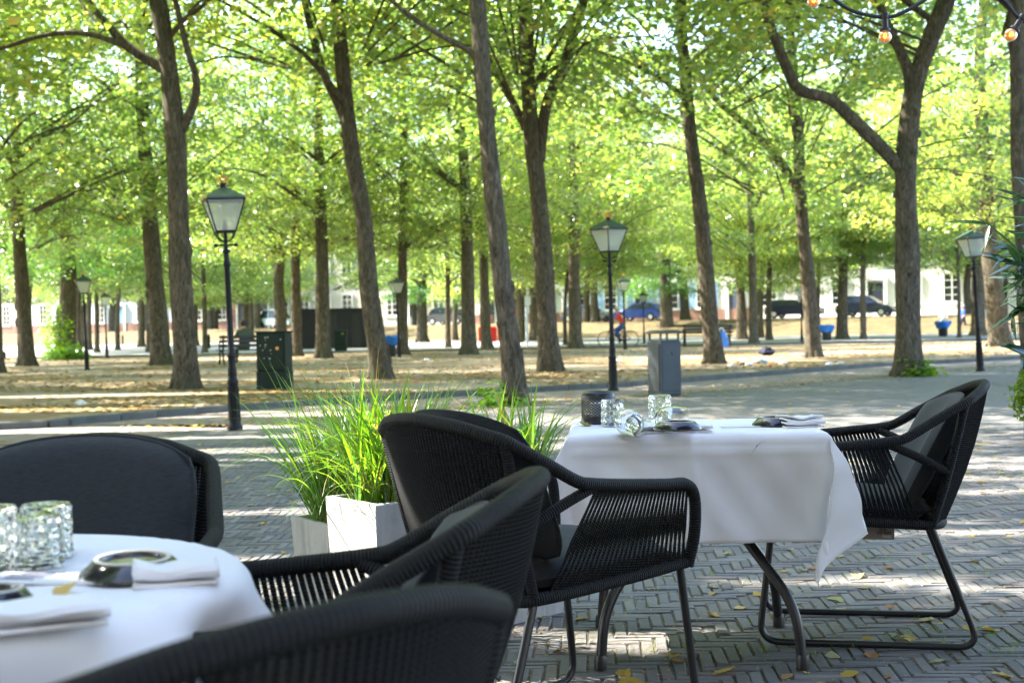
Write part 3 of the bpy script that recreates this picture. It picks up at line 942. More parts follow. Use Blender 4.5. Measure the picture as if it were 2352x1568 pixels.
# ================================================================== THE TERRACE
# ------------------------------------------------------------------ rope chair
def toprail(t):
    return Vector((.252 * t, -.45 + .09 * t * t, .858 - .046 * t * t))
def slab(b, fn, th, nu=14, nv=14, ex=.5):
    """closed cushion: fn(u,v)->(point, normal), u,v in -1..1"""
    def prof(u, v): return max(0.0, (1 - abs(u) ** 5) * (1 - abs(v) ** 5)) ** ex
    idx = {}
    vs, fs = [], []
    for side in (1, -1):
        for j in range(nv + 1):
            for i in range(nu + 1):
                u, v = -1 + 2 * i / nu, -1 + 2 * j / nv
                edge = i in (0, nu) or j in (0, nv)
                if edge and side == -1:
                    idx[(side, i, j)] = idx[(1, i, j)]
                    continue
                # round the corners of the outline
                p, n = fn(u * (1 - .10 * abs(v) ** 5), v * (1 - .10 * abs(u) ** 5))
                idx[(side, i, j)] = len(vs)
                vs.append(p + n * (side * th / 2 * prof(u, v)))
    for side in (1, -1):
        for j in range(nv):
            for i in range(nu):
                q = [idx[(side, i, j)], idx[(side, i + 1, j)], idx[(side, i + 1, j + 1)], idx[(side, i, j + 1)]]
                fs.append(tuple(q if side == 1 else q[::-1]))
    b.add(vs, fs)
    loop = [idx[(1, i, 0)] for i in range(nu)] + [idx[(1, nu, j)] for j in range(nv)] + [idx[(1, i, nv)] for i in range(nu, 0, -1)] + [idx[(1, 0, j)] for j in range(nv, -1, -1)]
    return [vs[k] for k in loop]
def make_chair():
    e = empty('rope_chair')
    rp = M['black_rope']
    # rail: post, arm, round the back, arm, post as one wrapped tube
    half = [(.268, .262, .43), (.282, .276, .52), (.288, .272, .615), (.292, .235, .655), (.296, .15, .662), (.300, 0, .675), (.302, -.12, .688), (.299, -.17, .700), (.280, -.255, .750), (.262, -.335, .795), (.248, -.365, .812), (.215, -.386, .823), (.13, -.426, .846), (0, -.45, .858)]
    path = [(-x, y, z) for x, y, z in half] + [(x, y, z) for x, y, z in half[-2::-1]]
    MB().tube(crom(path, 5), .0165, 12).build('arm_rail', rp, e)
    for s in (-1, 1):
        MB().tube(crom([(s * .301, -.10, .684), (s * .272, -.20, .637), (s * .242, -.303, .580)], 5), .0145, 10).build('brace', rp, e)
        MB().tube(crom([(s * .226, -.25, .40), (s * .240, -.303, .58), (s * .252, -.358, .805)], 6), .0145, 10).build('back_post', rp, e)
        MB().tube(fillet([(s * .222, -.247, .405), (s * .25, -.395, .013), (s * .25, .315, .013), (s * .238, .262, .435)], .075, 7), .0115, 10).build('sled_leg', M['black_tube'], e)
    fr = [(-.226, -.25, .405), (-.15, -.285, .402), (0, -.30, .40), (.15, -.285, .402), (.226, -.25, .405), (.25, 0, .42), (.262, .22, .438), (.24, .268, .442), (0, .28, .445), (-.24, .268, .442), (-.262, .22, .438), (-.25, 0, .42), (-.226, -.25, .405)]
    MB().tube(crom(fr, 4), .017, 10).build('seat_frame', rp, e)
    MB().grid(lambda u, v: Vector(((u - .5) * (.45 + .07 * v), -.27 + .53 * v, .402 + .036 * v)), 8, 8).build('seat_web', rp, e)
    bk = MB()
    N = 46
    for k in range(N):
        t = -1 + 2 * (k + .5) / N
        a = toprail(t) + Vector((0, -.004, -.008))
        c = Vector((.226 * t, -.25 - .05 * (1 - t * t) - .006, .395))
        pts = []
        for i in range(6):
            q = i / 5
            p = c.lerp(a, q)
            p.y -= .018 * math.sin(math.pi * q) * (1 - t * t)
            pts.append(p)
        bk.tube(pts, .0048, 6, False)
    tag(bk.build('back_ropes', rp, e), kind='stuff')
    for s in (-1, 1):
        sd = MB()
        NS = 27
        for k in range(NS):
            q = k / (NS - 1)
            ya = -.105 + q * .345
            za = .684 - .024 * q - .012
            a = Vector((s * (.301 - .01 * q), ya, za))
            yb = -.21 + q * .45
            c = Vector((s * (.236 + .03 * q), yb, .412 + .026 * q))
            m = a.lerp(c, .5)
            for o_ in (0, 1):
                sd.tube([a + Vector((0, .0045 * o_, 0)), m + Vector((s * .004 * (1 - 2 * o_), 0, 0)), c + Vector((0, .012 * o_, 0))], .0036, 5, False)
        tag(sd.build('side_ropes', rp, e), kind='stuff')
    cb = MB()
    lp_ = slab(cb, lambda u, v: (Vector((u * (.232 + .012 * v), -.005 + v * .25, .462 + .016 * v)), Vector((0, 0, 1))), .085, ex=.42)
    sc_ = cb.build('seat_cushion', M['charcoal_fabric'], e)
    MB().tube(lp_, .0038, 6, False).build('piping', M['charcoal_fabric'], sc_)
    cb = MB()
    def backfn(u, v):
        t = (v + 1) / 2
        x = u * (.232 + .016 * t)
        s2 = (u * .9) ** 2
        y = (1 - t) * (-.175 + .05 * s2) + t * (-.362 + .09 * s2)
        z = .485 + .39 * t - .035 * u * u * t
        n = Vector((-.30 * u, 1, .45)).normalized()
        return Vector((x, y, z)), n
    lp_ = slab(cb, backfn, .078, ex=.38)
    sc_ = cb.build('back_cushion', M['charcoal_fabric'], e)
    MB().tube(lp_, .0038, 6, False).build('piping', M['charcoal_fabric'], sc_)
    return e
chair_at = [
    ((1.17, 4.75), 78, 'black rope armchair seen from the side, right of the square white table'),
    ((.09, 3.72), -50, 'black rope armchair with its woven back to us, left of the square white table'),
    ((-.41, 2.10), 84, 'blurred black rope armchair with its armrest beside the round table, nearest the planter'),
    ((-.455, 1.41), 46, 'very blurred black chair back closest to the camera at the bottom edge'),
    ((-.885, 2.50), 181, 'black rope armchair facing us behind the round table with wide charcoal cushion'),
]
proto = make_chair()
for i, ((x, y), rz, lab) in enumerate(chair_at):
    o = proto if i == 0 else copy_tree(proto)
    o.location = (x, y, 0)
    o.rotation_euler = (0, 0, R(rz))
    tag(o, lab, 'chair', 'rope armchairs of the terrace')
    for c_ in o.children:      # two of the cushions have slumped
        if c_.name.startswith('back_cushion'):
            c_.location = {0: (0, .03, -.03), 2: (0, .035, -.045)}.get(i, (0, 0, 0))
            c_.rotation_euler = (R(3), 0, R(4)) if i in (0, 2) else (0, 0, 0)
    if i == 3:      # this one has lost its back cushion
        for c_ in list(o.children):
            if c_.name.startswith('back_cushion'):
                for d_ in list(c_.children): bpy.data.objects.remove(d_)
                bpy.data.objects.remove(c_)

# ------------------------------------------------------------------ square table and its cloth
TZ = .735
TX, TY, TR = .595, 4.57, R(-4)
HX, HY = .40, .315
tb = empty('dining_table', (TX, TY, 0), TR, 'square table with splayed black tube legs under a white cloth', 'table', 'terrace tables')
MB().box((0, 0, TZ - .016), (HX * 2 - .01, HY * 2 - .01, .026), bev=.004).build('table_top', M['black_plastic'], tb)
for sx in (-1, 1):
    for sy in (-1, 1):
        # the leg leaves the middle, sweeps out and drops to the foot
        MB().tube(fillet([(sx * .06, sy * .05, TZ - .03), (sx * .075, sy * .10, .50), (sx * .30, sy * .285, .19), (sx * .315, sy * .30, .0)], .16, 9), .0165, 12).build('leg', M['black_tube'], tb)
        MB().lathe([(.021, 0), (.021, .03), (.017, .045)], 12, (sx * .315, sy * .30, 0)).build('foot_cap', M['black_plastic'], tb)
MB().lathe([(.06, TZ - .12), (.06, TZ - .03)], 14).build('hub', M['black_tube'], tb)
MB().box((0, 0, TZ - .035), (.5, .06, .012)).box((0, 0, TZ - .0475), (.06, .45, .012)).build('support_bar', M['black_tube'], tb)

def smooth(t):
    t = max(0.0, min(1.0, t))
    return t * t * (3 - 2 * t)
def square_cloth():
    b = MB()
    N = 110
    drop = .335
    ax, ay = HX + drop, HY + drop
    zt = TZ + .004
    ear = {  # corner: directions on the x side, at the tip, on the y side
        (1, -1): (Vector((.36, 0, -.93)), Vector((-.10, -.20, -.97)), Vector((0, -.05, -1))),
        (-1, -1): (Vector((-.34, 0, -.94)), Vector((-.30, -.12, -.94)), Vector((0, -.06, -1))),
        (1, 1): (Vector((.25, 0, -.96)), Vector((.2, .2, -.93)), Vector((0, .06, -1))),
        (-1, 1): (Vector((-.15, 0, -.98)), Vector((-.25, .2, -.94)), Vector((0, .06, -1)))}
    def fn(u, v):
        x, y = (u * 2 - 1) * ax, (v * 2 - 1) * ay
        sx, sy = (1 if x > 0 else -1), (1 if y > 0 else -1)
        dx, dy = max(0, abs(x) - HX), max(0, abs(y) - HY)
        ex, ey = min(abs(x), HX) * sx, min(abs(y), HY) * sy
        r_ = math.hypot(dx, dy)
        A, Tp, B_ = ear[(sx, sy)]
        if r_ < 1e-6:
            edge = min(HX - abs(x), HY - abs(y))
            z = zt - .0035 * (1 - smooth(edge / .02))
            z += .0012 * math.sin(x * 31 + 1) * math.sin(y * 27)
            if abs(x) < .006: z += .003
            return Vector((x, y, z))
        if dx > 0 and dy > 0:
            ph = math.atan2(dy, dx) / (math.pi / 2)
            d = A.lerp(Tp, smooth(ph * 2)) if ph < .5 else Tp.lerp(B_, smooth(ph * 2 - 1))
        elif dx > 0:       # side panels: flare near the corner, hang straight in the middle
            k = smooth((abs(y) / HY - .1) / .9)
            d = Vector((.09 * sx, 0, -1)).lerp(A, k)
        else:
            k = smooth((abs(x) / HX - .2) / .8)
            d = Vector((0, .035 * sy, -1)).lerp(B_, k)
        d = d.normalized()
        rr = r_
        bend = min(rr, .03)
        p = Vector((ex, ey, zt - .0035)) + d * rr
        # the rounded turn over the edge
        nrm = Vector((sx * (dx > 0), sy * (dy > 0), 0))
        p += nrm.normalized() * (.010 * smooth(rr / .02))
        w = smooth(rr / .12)
        out = nrm.normalized()
        along = x if dy > 0 else y
        p += out * w * (.011 * math.sin(along * 12 + 1.3 + rr * 3) + .005 * math.sin(along * 29 + rr * 11) + .010 * math.sin(along * 7 - rr * 15) + .003 * math.sin(along * 47 - rr * 31))
        if dy > 0 and dx == 0:        # pressed creases of the folded cloth
            p += out * (.007 * math.exp(-((x + .02) / .010) ** 2) + .006 * math.exp(-((rr - .055) / .008) ** 2))
        return p
    b.grid(fn, N, N)
    o = b.build('tablecloth', M['white_linen'], None)
    o.location, o.rotation_euler = (TX, TY, 0), (0, 0, TR)
    m = o.modifiers.new('thickness', 'SOLIDIFY'); m.thickness = .0016; m.offset = 1
    return tag(o, 'white linen cloth hanging in pointed corners over the square table', 'tablecloth', 'white tablecloths')
square_cloth()

# ------------------------------------------------------------------ round table and its cloth
RX, RY, RR, RZ = -.835, 1.97, .43, .735
tb = empty('dining_table', (RX, RY, 0), 0, 'round table under a white cloth at the left edge', 'table', 'terrace tables')
MB().lathe([(RR - .02, RZ - .028), (RR - .008, RZ - .024), (RR - .008, RZ - .006), (RR - .012, RZ - .003)], 48).build('table_top', M['black_plastic'], tb)
MB().lathe([(.26, 0), (.26, .015), (.05, .03), (.035, .06), (.035, RZ - .06), (.10, RZ - .03)], 24).build('pedestal', M['black_tube'], tb)
def round_cloth():
    b = MB()
    NR, NT_ = 60, 150
    zt = RZ + .004
    vs, fs = [], []
    for j in range(NR + 1):
        q = j / NR
        for i in range(NT_):
            th = 2 * math.pi * i / NT_
            rmax = min(.80, .68 / max(abs(math.cos(th - .6)), abs(math.sin(th - .6))))
            rho = q * rmax
            if rho <= RR:
                z = zt + .0012 * math.sin(rho * 40 + th * 3) - .003 * smooth((rho - RR + .02) / .02)
                vs.append((rho * math.cos(th), rho * math.sin(th), z))
            else:
                d = rho - RR
                w = smooth(d / .13)
                fold = w * (.085 * math.sin(th * 8 + .4) + .025 * math.sin(th * 13 + 1.9) + .012 * math.sin(th * 23))
                r2 = RR + .010 * smooth(d / .02) + .14 * d + fold * (.45 + d)
                vs.append((r2 * math.cos(th), r2 * math.sin(th), zt - .003 - d * .97))
    for j in range(NR):
        for i in range(NT_):
            a, c = j * NT_ + i, j * NT_ + (i + 1) % NT_
            fs.append((a, c, c + NT_, a + NT_))
    b.add(vs, fs)
    o = b.build('tablecloth', M['white_linen'], None)
    o.location = (RX, RY, 0)
    m = o.modifiers.new('thickness', 'SOLIDIFY'); m.thickness = .0016; m.offset = 1
    tag(o, 'white linen cloth draped over the round table at left', 'tablecloth', 'white tablecloths')
round_cloth()

# ------------------------------------------------------------------ things on the tables
def on_square(px, py, z=TZ + .006):
    return G(px, py, z)
def plate(loc, r, h, label, rz=0.0, tilt=0.0):
    e = empty('black_dish', loc, rz, label, 'dish', 'upturned black dishes')
    e.rotation_euler = (tilt, 0, rz)
    MB().lathe([(r * .97, 0), (r, .003), (r * .99, .007), (r * .74, h * .93), (r * .70, h), (r * .58, h), (r * .56, h - .004), (.002, h - .005)], 40).build('dish_body', M['black_glaze'], e)
    MB().lathe([(r * .705, h - .001), (r * .70, h + .0016), (r * .63, h + .0016), (r * .62, h - .001)], 40, cap=False).build('foot_ring', M['unglazed'], e)
    return e
def napkin(loc, w, d, label, rz=0.0, layers=3, th=.006, seed=1, roll=False):
    r = random.Random(seed)
    e = empty('napkin', loc, rz, label, 'napkin', 'folded white napkins')
    b = MB()
    # one folded strip: a flattened spiral profile, swept along its width with small waves
    prof = []
    for L in range(layers):
        z = .002 + L * (th + .0022)
        dd = d * (1 - .03 * L)
        xs = [-dd / 2 + dd * k / 10 for k in range(11)]
        if L % 2: xs = xs[::-1]
        prof += [(x, z + .0012 * math.sin(x * 60 + L)) for x in xs]
        if L < layers - 1:
            xe = xs[-1]
            s = 1 if xe > 0 else -1
            for a in (30, 90, 150):
                prof.append((xe + s * (th * .6) * math.sin(R(a)), z + (th + .0022) * (1 - math.cos(R(a))) / 2))
    n = len(prof)
    nu = 14
    vs, fs = [], []
    for i in range(nu + 1):
        u = -1 + 2 * i / nu
        for (y, z) in prof:
            k = 1 + .015 * math.sin(u * 4 + z * 300)
            vs.append((u * w / 2 * k, y + .003 * math.sin(u * 3 + z * 200), z * (1 + .10 * math.sin(u * 5 + y * 20)) + .004 * (abs(u) ** 3) * (z / .02)))
    for i in range(nu):
        for k in range(n - 1):
            a = i * n + k
            fs.append((a, a + 1, a + n + 1, a + n))
    b.add(vs, fs)
    o = b.build('folded_cloth', M['napkin_linen'], e)
    m = o.modifiers.new('thickness', 'SOLIDIFY'); m.thickness = th * .75; m.offset = 0
    return e
def tumbler(loc, r, h, label, inverted=True):
    e = empty('glass_tumbler', loc, rng.uniform(0, 1), label, 'glass', 'cut glass tumblers')
    b = MB()
    nz, na = 34, 72
    vs, fs = [], []
    def outer(z, th):
        q = z / h
        row = int(q * 7)
        cell = int((th / 6.2832 * 9) * 2 + (row % 2) * .5)
        f = (th / 6.2832 * 18) % 1.0
        g_ = (q * 7) % 1.0
        kind = (row + int(th / 6.2832 * 18)) % 2
        bar = math.sin(math.pi * (f if kind else g_)) ** .6
        rib = .0030 * bar + (.0012 * math.sin(2 * math.pi * 3 * (g_ if kind else f)))
        if q < .05 or q > .93: rib = .001
        return r * (.95 + .05 * q) + rib
    prof_in = lambda q: r * (.95 + .05 * q) - .0042
    for j in range(nz + 1):
        for i in range(na):
            th = 6.28318 * i / na
            rr_ = outer(h * j / nz, th)
            vs.append((rr_ * math.cos(th), rr_ * math.sin(th), h * j / nz))
    for j in range(nz):
        for i in range(na):
            a, c = j * na + i, j * na + (i + 1) % na
            fs.append((a, c, c + na, a + na))
    base = len(vs)
    inn = [(prof_in(1), h), (prof_in(.5), h * .5), (prof_in(.12), h * .13), (.002, h * .12)]
    for (rr_, z) in inn:
        for i in range(na):
            th = 6.28318 * i / na
            vs.append((rr_ * math.cos(th), rr_ * math.sin(th), z))
    for j in range(len(inn) - 1):
        for i in range(na):
            a, c = base + j * na + i, base + j * na + (i + 1) % na
            fs.append((a, c, c + na, a + na))
    for i in range(na):
        a, c = nz * na + i, nz * na + (i + 1) % na
        fs.append((a, c, base + (i + 1) % na, base + i))
    fs.append(tuple(range(na - 1, -1, -1)))
    if inverted:
        vs = [(x, -y, h - z) for x, y, z in vs]
    b.add(vs, fs)
    b.build('tumbler_body', M['cut_glass'], e)
    return e
def wineglass(loc, label, rot):
    e = empty('wine_glass', loc, 0, label, 'glass', 'wine glasses lying on the table')
    e.rotation_euler = rot
    prof_o = [(.030, 0), (.030, .0015), (.008, .006), (.0042, .014), (.0040, .045), (.007, .056), (.022, .066), (.033, .082), (.0365, .10), (.034, .125), (.029, .150)]
    prof_i = [(.0277, .150), (.0327, .125), (.0351, .10), (.0316, .083), (.0208, .0685), (.006, .0605), (.001, .060)]
    MB().lathe(prof_o + prof_i, 40).build('goblet', M['clear_glass'], e)
    e.scale = (1.15, 1.15, 1.1)
    return e
zt = TZ + .0065
plate(on_square(1556, 986, zt + .029), .072, .024, 'upturned black dish on the flat napkin at the front of the square table')
napkin(on_square(1546, 991, zt), .24, .10, 'flat folded napkin under a dish at the front of the square table', R(-2), 2, .0115, 2)
plate(on_square(1782, 977, zt), .078, .028, 'upturned black dish beside a rolled napkin at the right end of the square table')
napkin(on_square(1838, 979, zt), .13, .085, 'plump folded napkin at the right end of the square table', R(14), 4, .007, 3)
tumbler(on_square(1408, 979, zt), .037, .092, 'cut glass tumbler standing upside down in front of the pierced lantern')
tumbler(on_square(1516, 968, zt), .038, .094, 'cut glass tumbler at the back, between two lying wine glasses')
p = on_square(1460, 976, zt + .0365)
wineglass(p + Vector((0, -.02, 0)), 'wine glass lying with its round foot towards us', (R(-88), 0, R(8)))
p = on_square(1500, 972, zt + .034)
wineglass(p + Vector((-.055, .03, .004)), 'wine glass lying on its side with the rim to the right', (R(0), R(86), R(-14)))
# pierced lantern
def lantern():
    p = on_square(1375, 972, zt)
    e = empty('pierced_lantern', p, 0, 'dark pierced metal lantern with diamond holes on the square table', 'lantern')
    h, r = .112, .059
    def rad(z):
        q = z / h
        return r * (1 - .16 * max(0, (q - .82) / .18) ** 2 - .05 * max(0, (.12 - q) / .12))
    b = MB()
    NA, NR = 26, 8
    z0, z1 = .018, .094
    dz = (z1 - z0) / NR
    def S(a, z):
        rr_ = rad(z)
        return Vector((rr_ * math.cos(a), rr_ * math.sin(a), z))
    for j in range(2 * NR - 1):
        zc = z0 + dz * (j + 1) / 2
        for i in range(NA):
            a = 6.28318 * (i + (.5 if j % 2 else 0)) / NA
            da = 6.28318 / NA / 2
            o_ = [(a - da, zc), (a, zc - dz / 2), (a + da, zc), (a, zc + dz / 2)]
            k = .72
            n_ = [(a - da * k, zc), (a, zc - dz / 2 * k), (a + da * k, zc), (a, zc + dz / 2 * k)]
            b.add([S(*q) for q in o_ + n_], [(0, 1, 5, 4), (1, 2, 6, 5), (2, 3, 7, 6), (3, 0, 4, 7)])
    o = b.build('pierced_body', M['black_tube'], e)
    m = o.modifiers.new('thickness', 'SOLIDIFY'); m.thickness = .0016
    MB().lathe([(rad(0), 0), (rad(.01), .01), (rad(z0 + dz), z0 + dz), (rad(z0 + dz) - .002, z0 + dz), (rad(0) - .003, .002), (.002, .003)], 48, cap=False).build('base_band', M['black_tube'], e)
    MB().lathe([(rad(z1 - dz), z1 - dz), (rad(.10), .10), (rad(h - .004), h - .004), (rad(h) - .002, h), (rad(h) - .006, h - .002), (rad(.10) - .003, .10), (rad(z1 - dz) - .002, z1 - dz)], 48, cap=False).build('rim', M['black_tube'], e)
    MB().lathe([(.03, .004), (.03, .07), (.028, .072), (.002, .068)], 24).build('candle_glass', M['card_white'], e)
lantern()
# crumpled yellow leaf, menu card, crane fly
def fallen_leaf_mesh(seed, L, curl=.35):
    r = random.Random(seed)
    b = MB()
    outline = [(0, 0), (.14, .30), (.34, .42), (.62, .36), (.86, .17), (1.0, 0)]
    ph = r.uniform(0, 6)
    def z(x, y): return curl * (y * y * 1.6 + .22 * math.sin(x * 5 + ph) * (.3 + abs(y)) + .10 * math.sin(y * 9 + x * 7 + ph)) + .02
    nu, nv = 8, 4
    vs, fs = [], []
    def wid(t):
        for (x0, w0), (x1, w1) in zip(outline, outline[1:]):
            if x0 <= t <= x1: return w0 + (w1 - w0) * (t - x0) / (x1 - x0)
        return 0
    for i in range(nu + 1):
        t = i / nu
        w = max(.012, wid(t) * (1 + .12 * math.sin(t * 19 + ph)))
        for j in range(nv + 1):
            y = (-1 + 2 * j / nv) * w
            vs.append(((t - .5) * L, y * L, max(.004, z(t, y) * L)))
    for i in range(nu):
        for j in range(nv):
            a = i * (nv + 1) + j
            fs.append((a, a + 1, a + nv + 2, a + nv + 1))
    b.add(vs, fs)
    b.tube([(-.5 * L, 0, .02 * L), (-.68 * L, .03 * L, .05 * L), (-.85 * L, .02 * L, .02 * L)], [.014 * L, .012 * L, .010 * L], 4)
    return b.mesh('fallen_leaf', M['fallen_yellow'])
leafmeshes = [fallen_leaf_mesh(i, 1.0, .25 + .09 * (i % 5)) for i in range(9)]
o = obj('fallen_leaf', leafmeshes[4], None, on_square(1345, 978, zt))
o.scale = (.045, .05, .09)
o.rotation_euler = (.2, .1, .4)
tag(o, 'crumpled yellow leaf lying on the square table before the lantern', 'leaf', 'fallen leaves')
o = obj('fallen_leaf', leafmeshes[2], None, G(150, 1362, RZ + .006))
o.scale = (.05, .03, .05); o.rotation_euler = (0, -.5, 1.2)
tag(o, 'small brown leaf lying on the round table cloth', 'leaf', 'fallen leaves')
o = MB().box((0, 0, .0015), (.13, .09, .002)).build('menu_card', M['card_white'], None, False)
o.location, o.rotation_euler = on_square(1700, 979, zt), (0, 0, R(-6))
tag(o, 'white card lying flat left of the right dish on the square table', 'card', 'table cards')
e = empty('menu_card', G(130, 1326, RZ + .006), R(-8), 'white card with small print on the round table', 'card', 'table cards')
MB().box((0, 0, .0015), (.19, .10, .003)).build('card_sheet', M['card_white'], e, False)
for k in range(5): MB().box((-.045 + .004 * k, -.03 + k * .014, .0036), (.05 + .008 * (k % 3), .004, .0008)).build('print_line', M['paper_print'], e, False)
MB().box((.05, -.005, .0036), (.03, .006, .0008), R(55)).build('print_line', M['ink'], e, False)
# round table service
rz_ = RZ + .0065
plate(G(306, 1322, rz_), .076, .026, 'upturned black dish with pale foot ring on the round table', R(10), R(2))
napkin(G(405, 1334, rz_), .115, .07, 'plump folded napkin beside the dish on the round table', R(14), 3, .0075, 5)
napkin(G(75, 1432, rz_), .17, .09, 'folded napkin at the near edge of the round table', R(22), 3, .008, 6)
plate(G(-18, 1398, rz_), .055, .026, 'upturned black dish cut by the left edge on the round table')
tumbler(G(80, 1304, rz_), .039, .080, 'larger blurred cut glass tumbler in front on the round table')
tumbler(G(108, 1276, rz_), .037, .082, 'blurred cut glass tumbler behind another on the round table')
tumbler(G(-20, 1300, rz_), .038, .090, 'cut glass tumbler cut by the left edge on the round table')
# crane fly on the front of the cloth
p = P(1738, 1024, TY - HY - .035)
e = empty('crane_fly', p, 0, 'thin legged crane fly on the front of the white cloth', 'insect')
MB().sphere((0, 0, 0), .0014, 6, (1, 1, 2.6)).build('body', M['bark'], e)
for k, (dx, dz) in enumerate([(.03, .014), (.018, .016), (-.012, -.018), (-.022, -.03), (.012, .006), (-.006, -.012)]):
    MB().tube([(0, 0, 0), (dx * .5, -.006, dz * .5 + .003), (dx, 0, dz)], .0003, 4).build('leg', M['bark'], e)

# box hung below the right chair
e = empty('cushion_heater_box', (1.222, 4.66, .405), R(78 - 90), 'small taupe box with lettering hanging under the right chair seat', 'box')
MB().box((0, 0, -.032), (.135, .09, .066), bev=.003).build('box_body', M['cardboard'], e)
def letters(txt, size, loc, mat, parent):
    cu_ = bpy.data.curves.new('lettering', 'FONT')
    cu_.body, cu_.size, cu_.extrude, cu_.align_x = txt, size, .0002, 'RIGHT'
    cu_.materials.append(M[mat])
    t_ = bpy.data.objects.new('text', cu_)
    COL.objects.link(t_)
    me_ = bpy.data.meshes.new_from_object(t_.evaluated_get(bpy.context.evaluated_depsgraph_get()))
    bpy.data.objects.remove(t_)
    o_ = obj('lettering', me_)
    o_.parent, o_.location, o_.rotation_euler = parent, loc, (R(90), 0, 0)
letters('the', .018, (.042, -.0462, -.036), 'ink', e)
letters('street', .020, (.058, -.0462, -.047), 'ink', e)
letters('heat', .017, (.058, -.0462, -.058), 'print_white', e)

# ------------------------------------------------------------------ planters and grasses
def planter(loc, rz, top, h, label):
    e = empty('concrete_planter', loc, rz, label, 'planter', 'concrete planters')
    b = MB()
    o1, o2, t = top / 2 * .86, top / 2, .022
    rings = [(o1, 0), (o2, h - .004), (o2 - .004, h), (o2 - t + .003, h), (o2 - t, h - .005), (o2 - t, h - .06)]
    vs, fs = [], []
    for (r_, z) in rings: vs += [(-r_, -r_, z), (r_, -r_, z), (r_, r_, z), (-r_, r_, z)]
    for j in range(len(rings) - 1):
        for k in range(4):
            a, c = j * 4 + k, j * 4 + (k + 1) % 4
            fs.append((a, c, c + 4, a + 4))
    fs.append((3, 2, 1, 0))
    b.add(vs, fs).build('pot', M['concrete'], e, False)
    MB().grid(lambda u, v: Vector(((u - .5) * (top - 2 * t), (v - .5) * (top - 2 * t), h - .045 + .012 * math.sin(u * 9) * math.sin(v * 8))), 6, 6).build('soil', M['soil'], e)
    return e
def blade(b, base, az, length, lean, width, droop, r, seg=8):
    d = Vector((math.cos(az), math.sin(az), 0))
    side = Vector((-d.y, d.x, 0))
    tw = r.uniform(-.5, .5)
    side = (side * math.cos(tw) + d * math.sin(tw))
    p = Vector(base)
    a = lean
    vs, fs = [], []
    for i in range(seg + 1):
        q = i / seg
        w = width * (.55 + .9 * q if q < .35 else .865 * (1 - ((q - .35) / .65) ** 1.7)) / 2
        w = max(w, .0003)
        dirv = d * math.sin(a) + Vector((0, 0, math.cos(a)))
        nrm = side.cross(dirv)
        vs += [p - side * w + nrm * (-w * .25), p + nrm * (w * .25), p + side * w + nrm * (-w * .25)]
        p = p + dirv * (length / seg)
        a += droop / seg * (.4 + 1.3 * q)
    for i in range(seg):
        k = i * 3
        fs += [(k, k + 1, k + 4, k + 3), (k + 1, k + 2, k + 5, k + 4)]
    b.add(vs, fs)
def grass(loc, rz, w, label, nbroad, nthin, hscale=1.0, seed=1, biasx=0.0):
    r = random.Random(seed)
    e = empty('ornamental_grass', loc, rz, label, 'grass plant', 'grasses in the concrete planters')
    for k in range(nbroad):
        b = MB()
        az = r.uniform(0, 6.28)
        blade(b, (r.uniform(-w, w), r.uniform(-w, w), -.02), az, r.uniform(.30, .50) * hscale, r.uniform(.0, .45), r.uniform(.015, .028), r.uniform(.1, 1.1), r)
        b.build('blade', M['grass_blade'], e)
    b = MB()
    for k in range(nthin):
        az = r.gauss(math.pi - rz, 1.3) if r.random() < biasx else r.uniform(0, 6.28)
        droopy = r.random() < .55
        blade(b, (r.uniform(-w, w), r.uniform(-w, w), -.02), az, r.uniform(.22, .56) * hscale, r.uniform(.05, .6), r.uniform(.004, .011), r.uniform(1.0, 2.6) if droopy else r.uniform(.1, .9), r, 9)
    tag(b.build('thin_blades', M['grass_blade'], e), kind='stuff')
PR = R(-53)
planter((-.41, 4.53, 0), PR, .32, .53, 'tall sunlit concrete planter behind the rope chair')
grass((-.41, 4.53, .49), 0, .11, 'bright green grass fanning out of the tall sunlit planter', 110, 300, 1.05, 3, .45)
planter((-.60, 4.86, 0), R(-57), .30, .42, 'lower concrete planter half hidden left of the tall one')
grass((-.60, 4.86, .38), 0, .10, 'drooping thin grass trailing left out of the lower planter', 26, 340, 1.25, 4, .75)
planter((-.02, 5.15, 0), R(-44), .32, .53, 'concrete planter behind the left chair, right of the other planters')
grass((-.02, 5.15, .49), 0, .11, 'upright grass showing above the left chair back', 34, 220, .9, 5, 0)

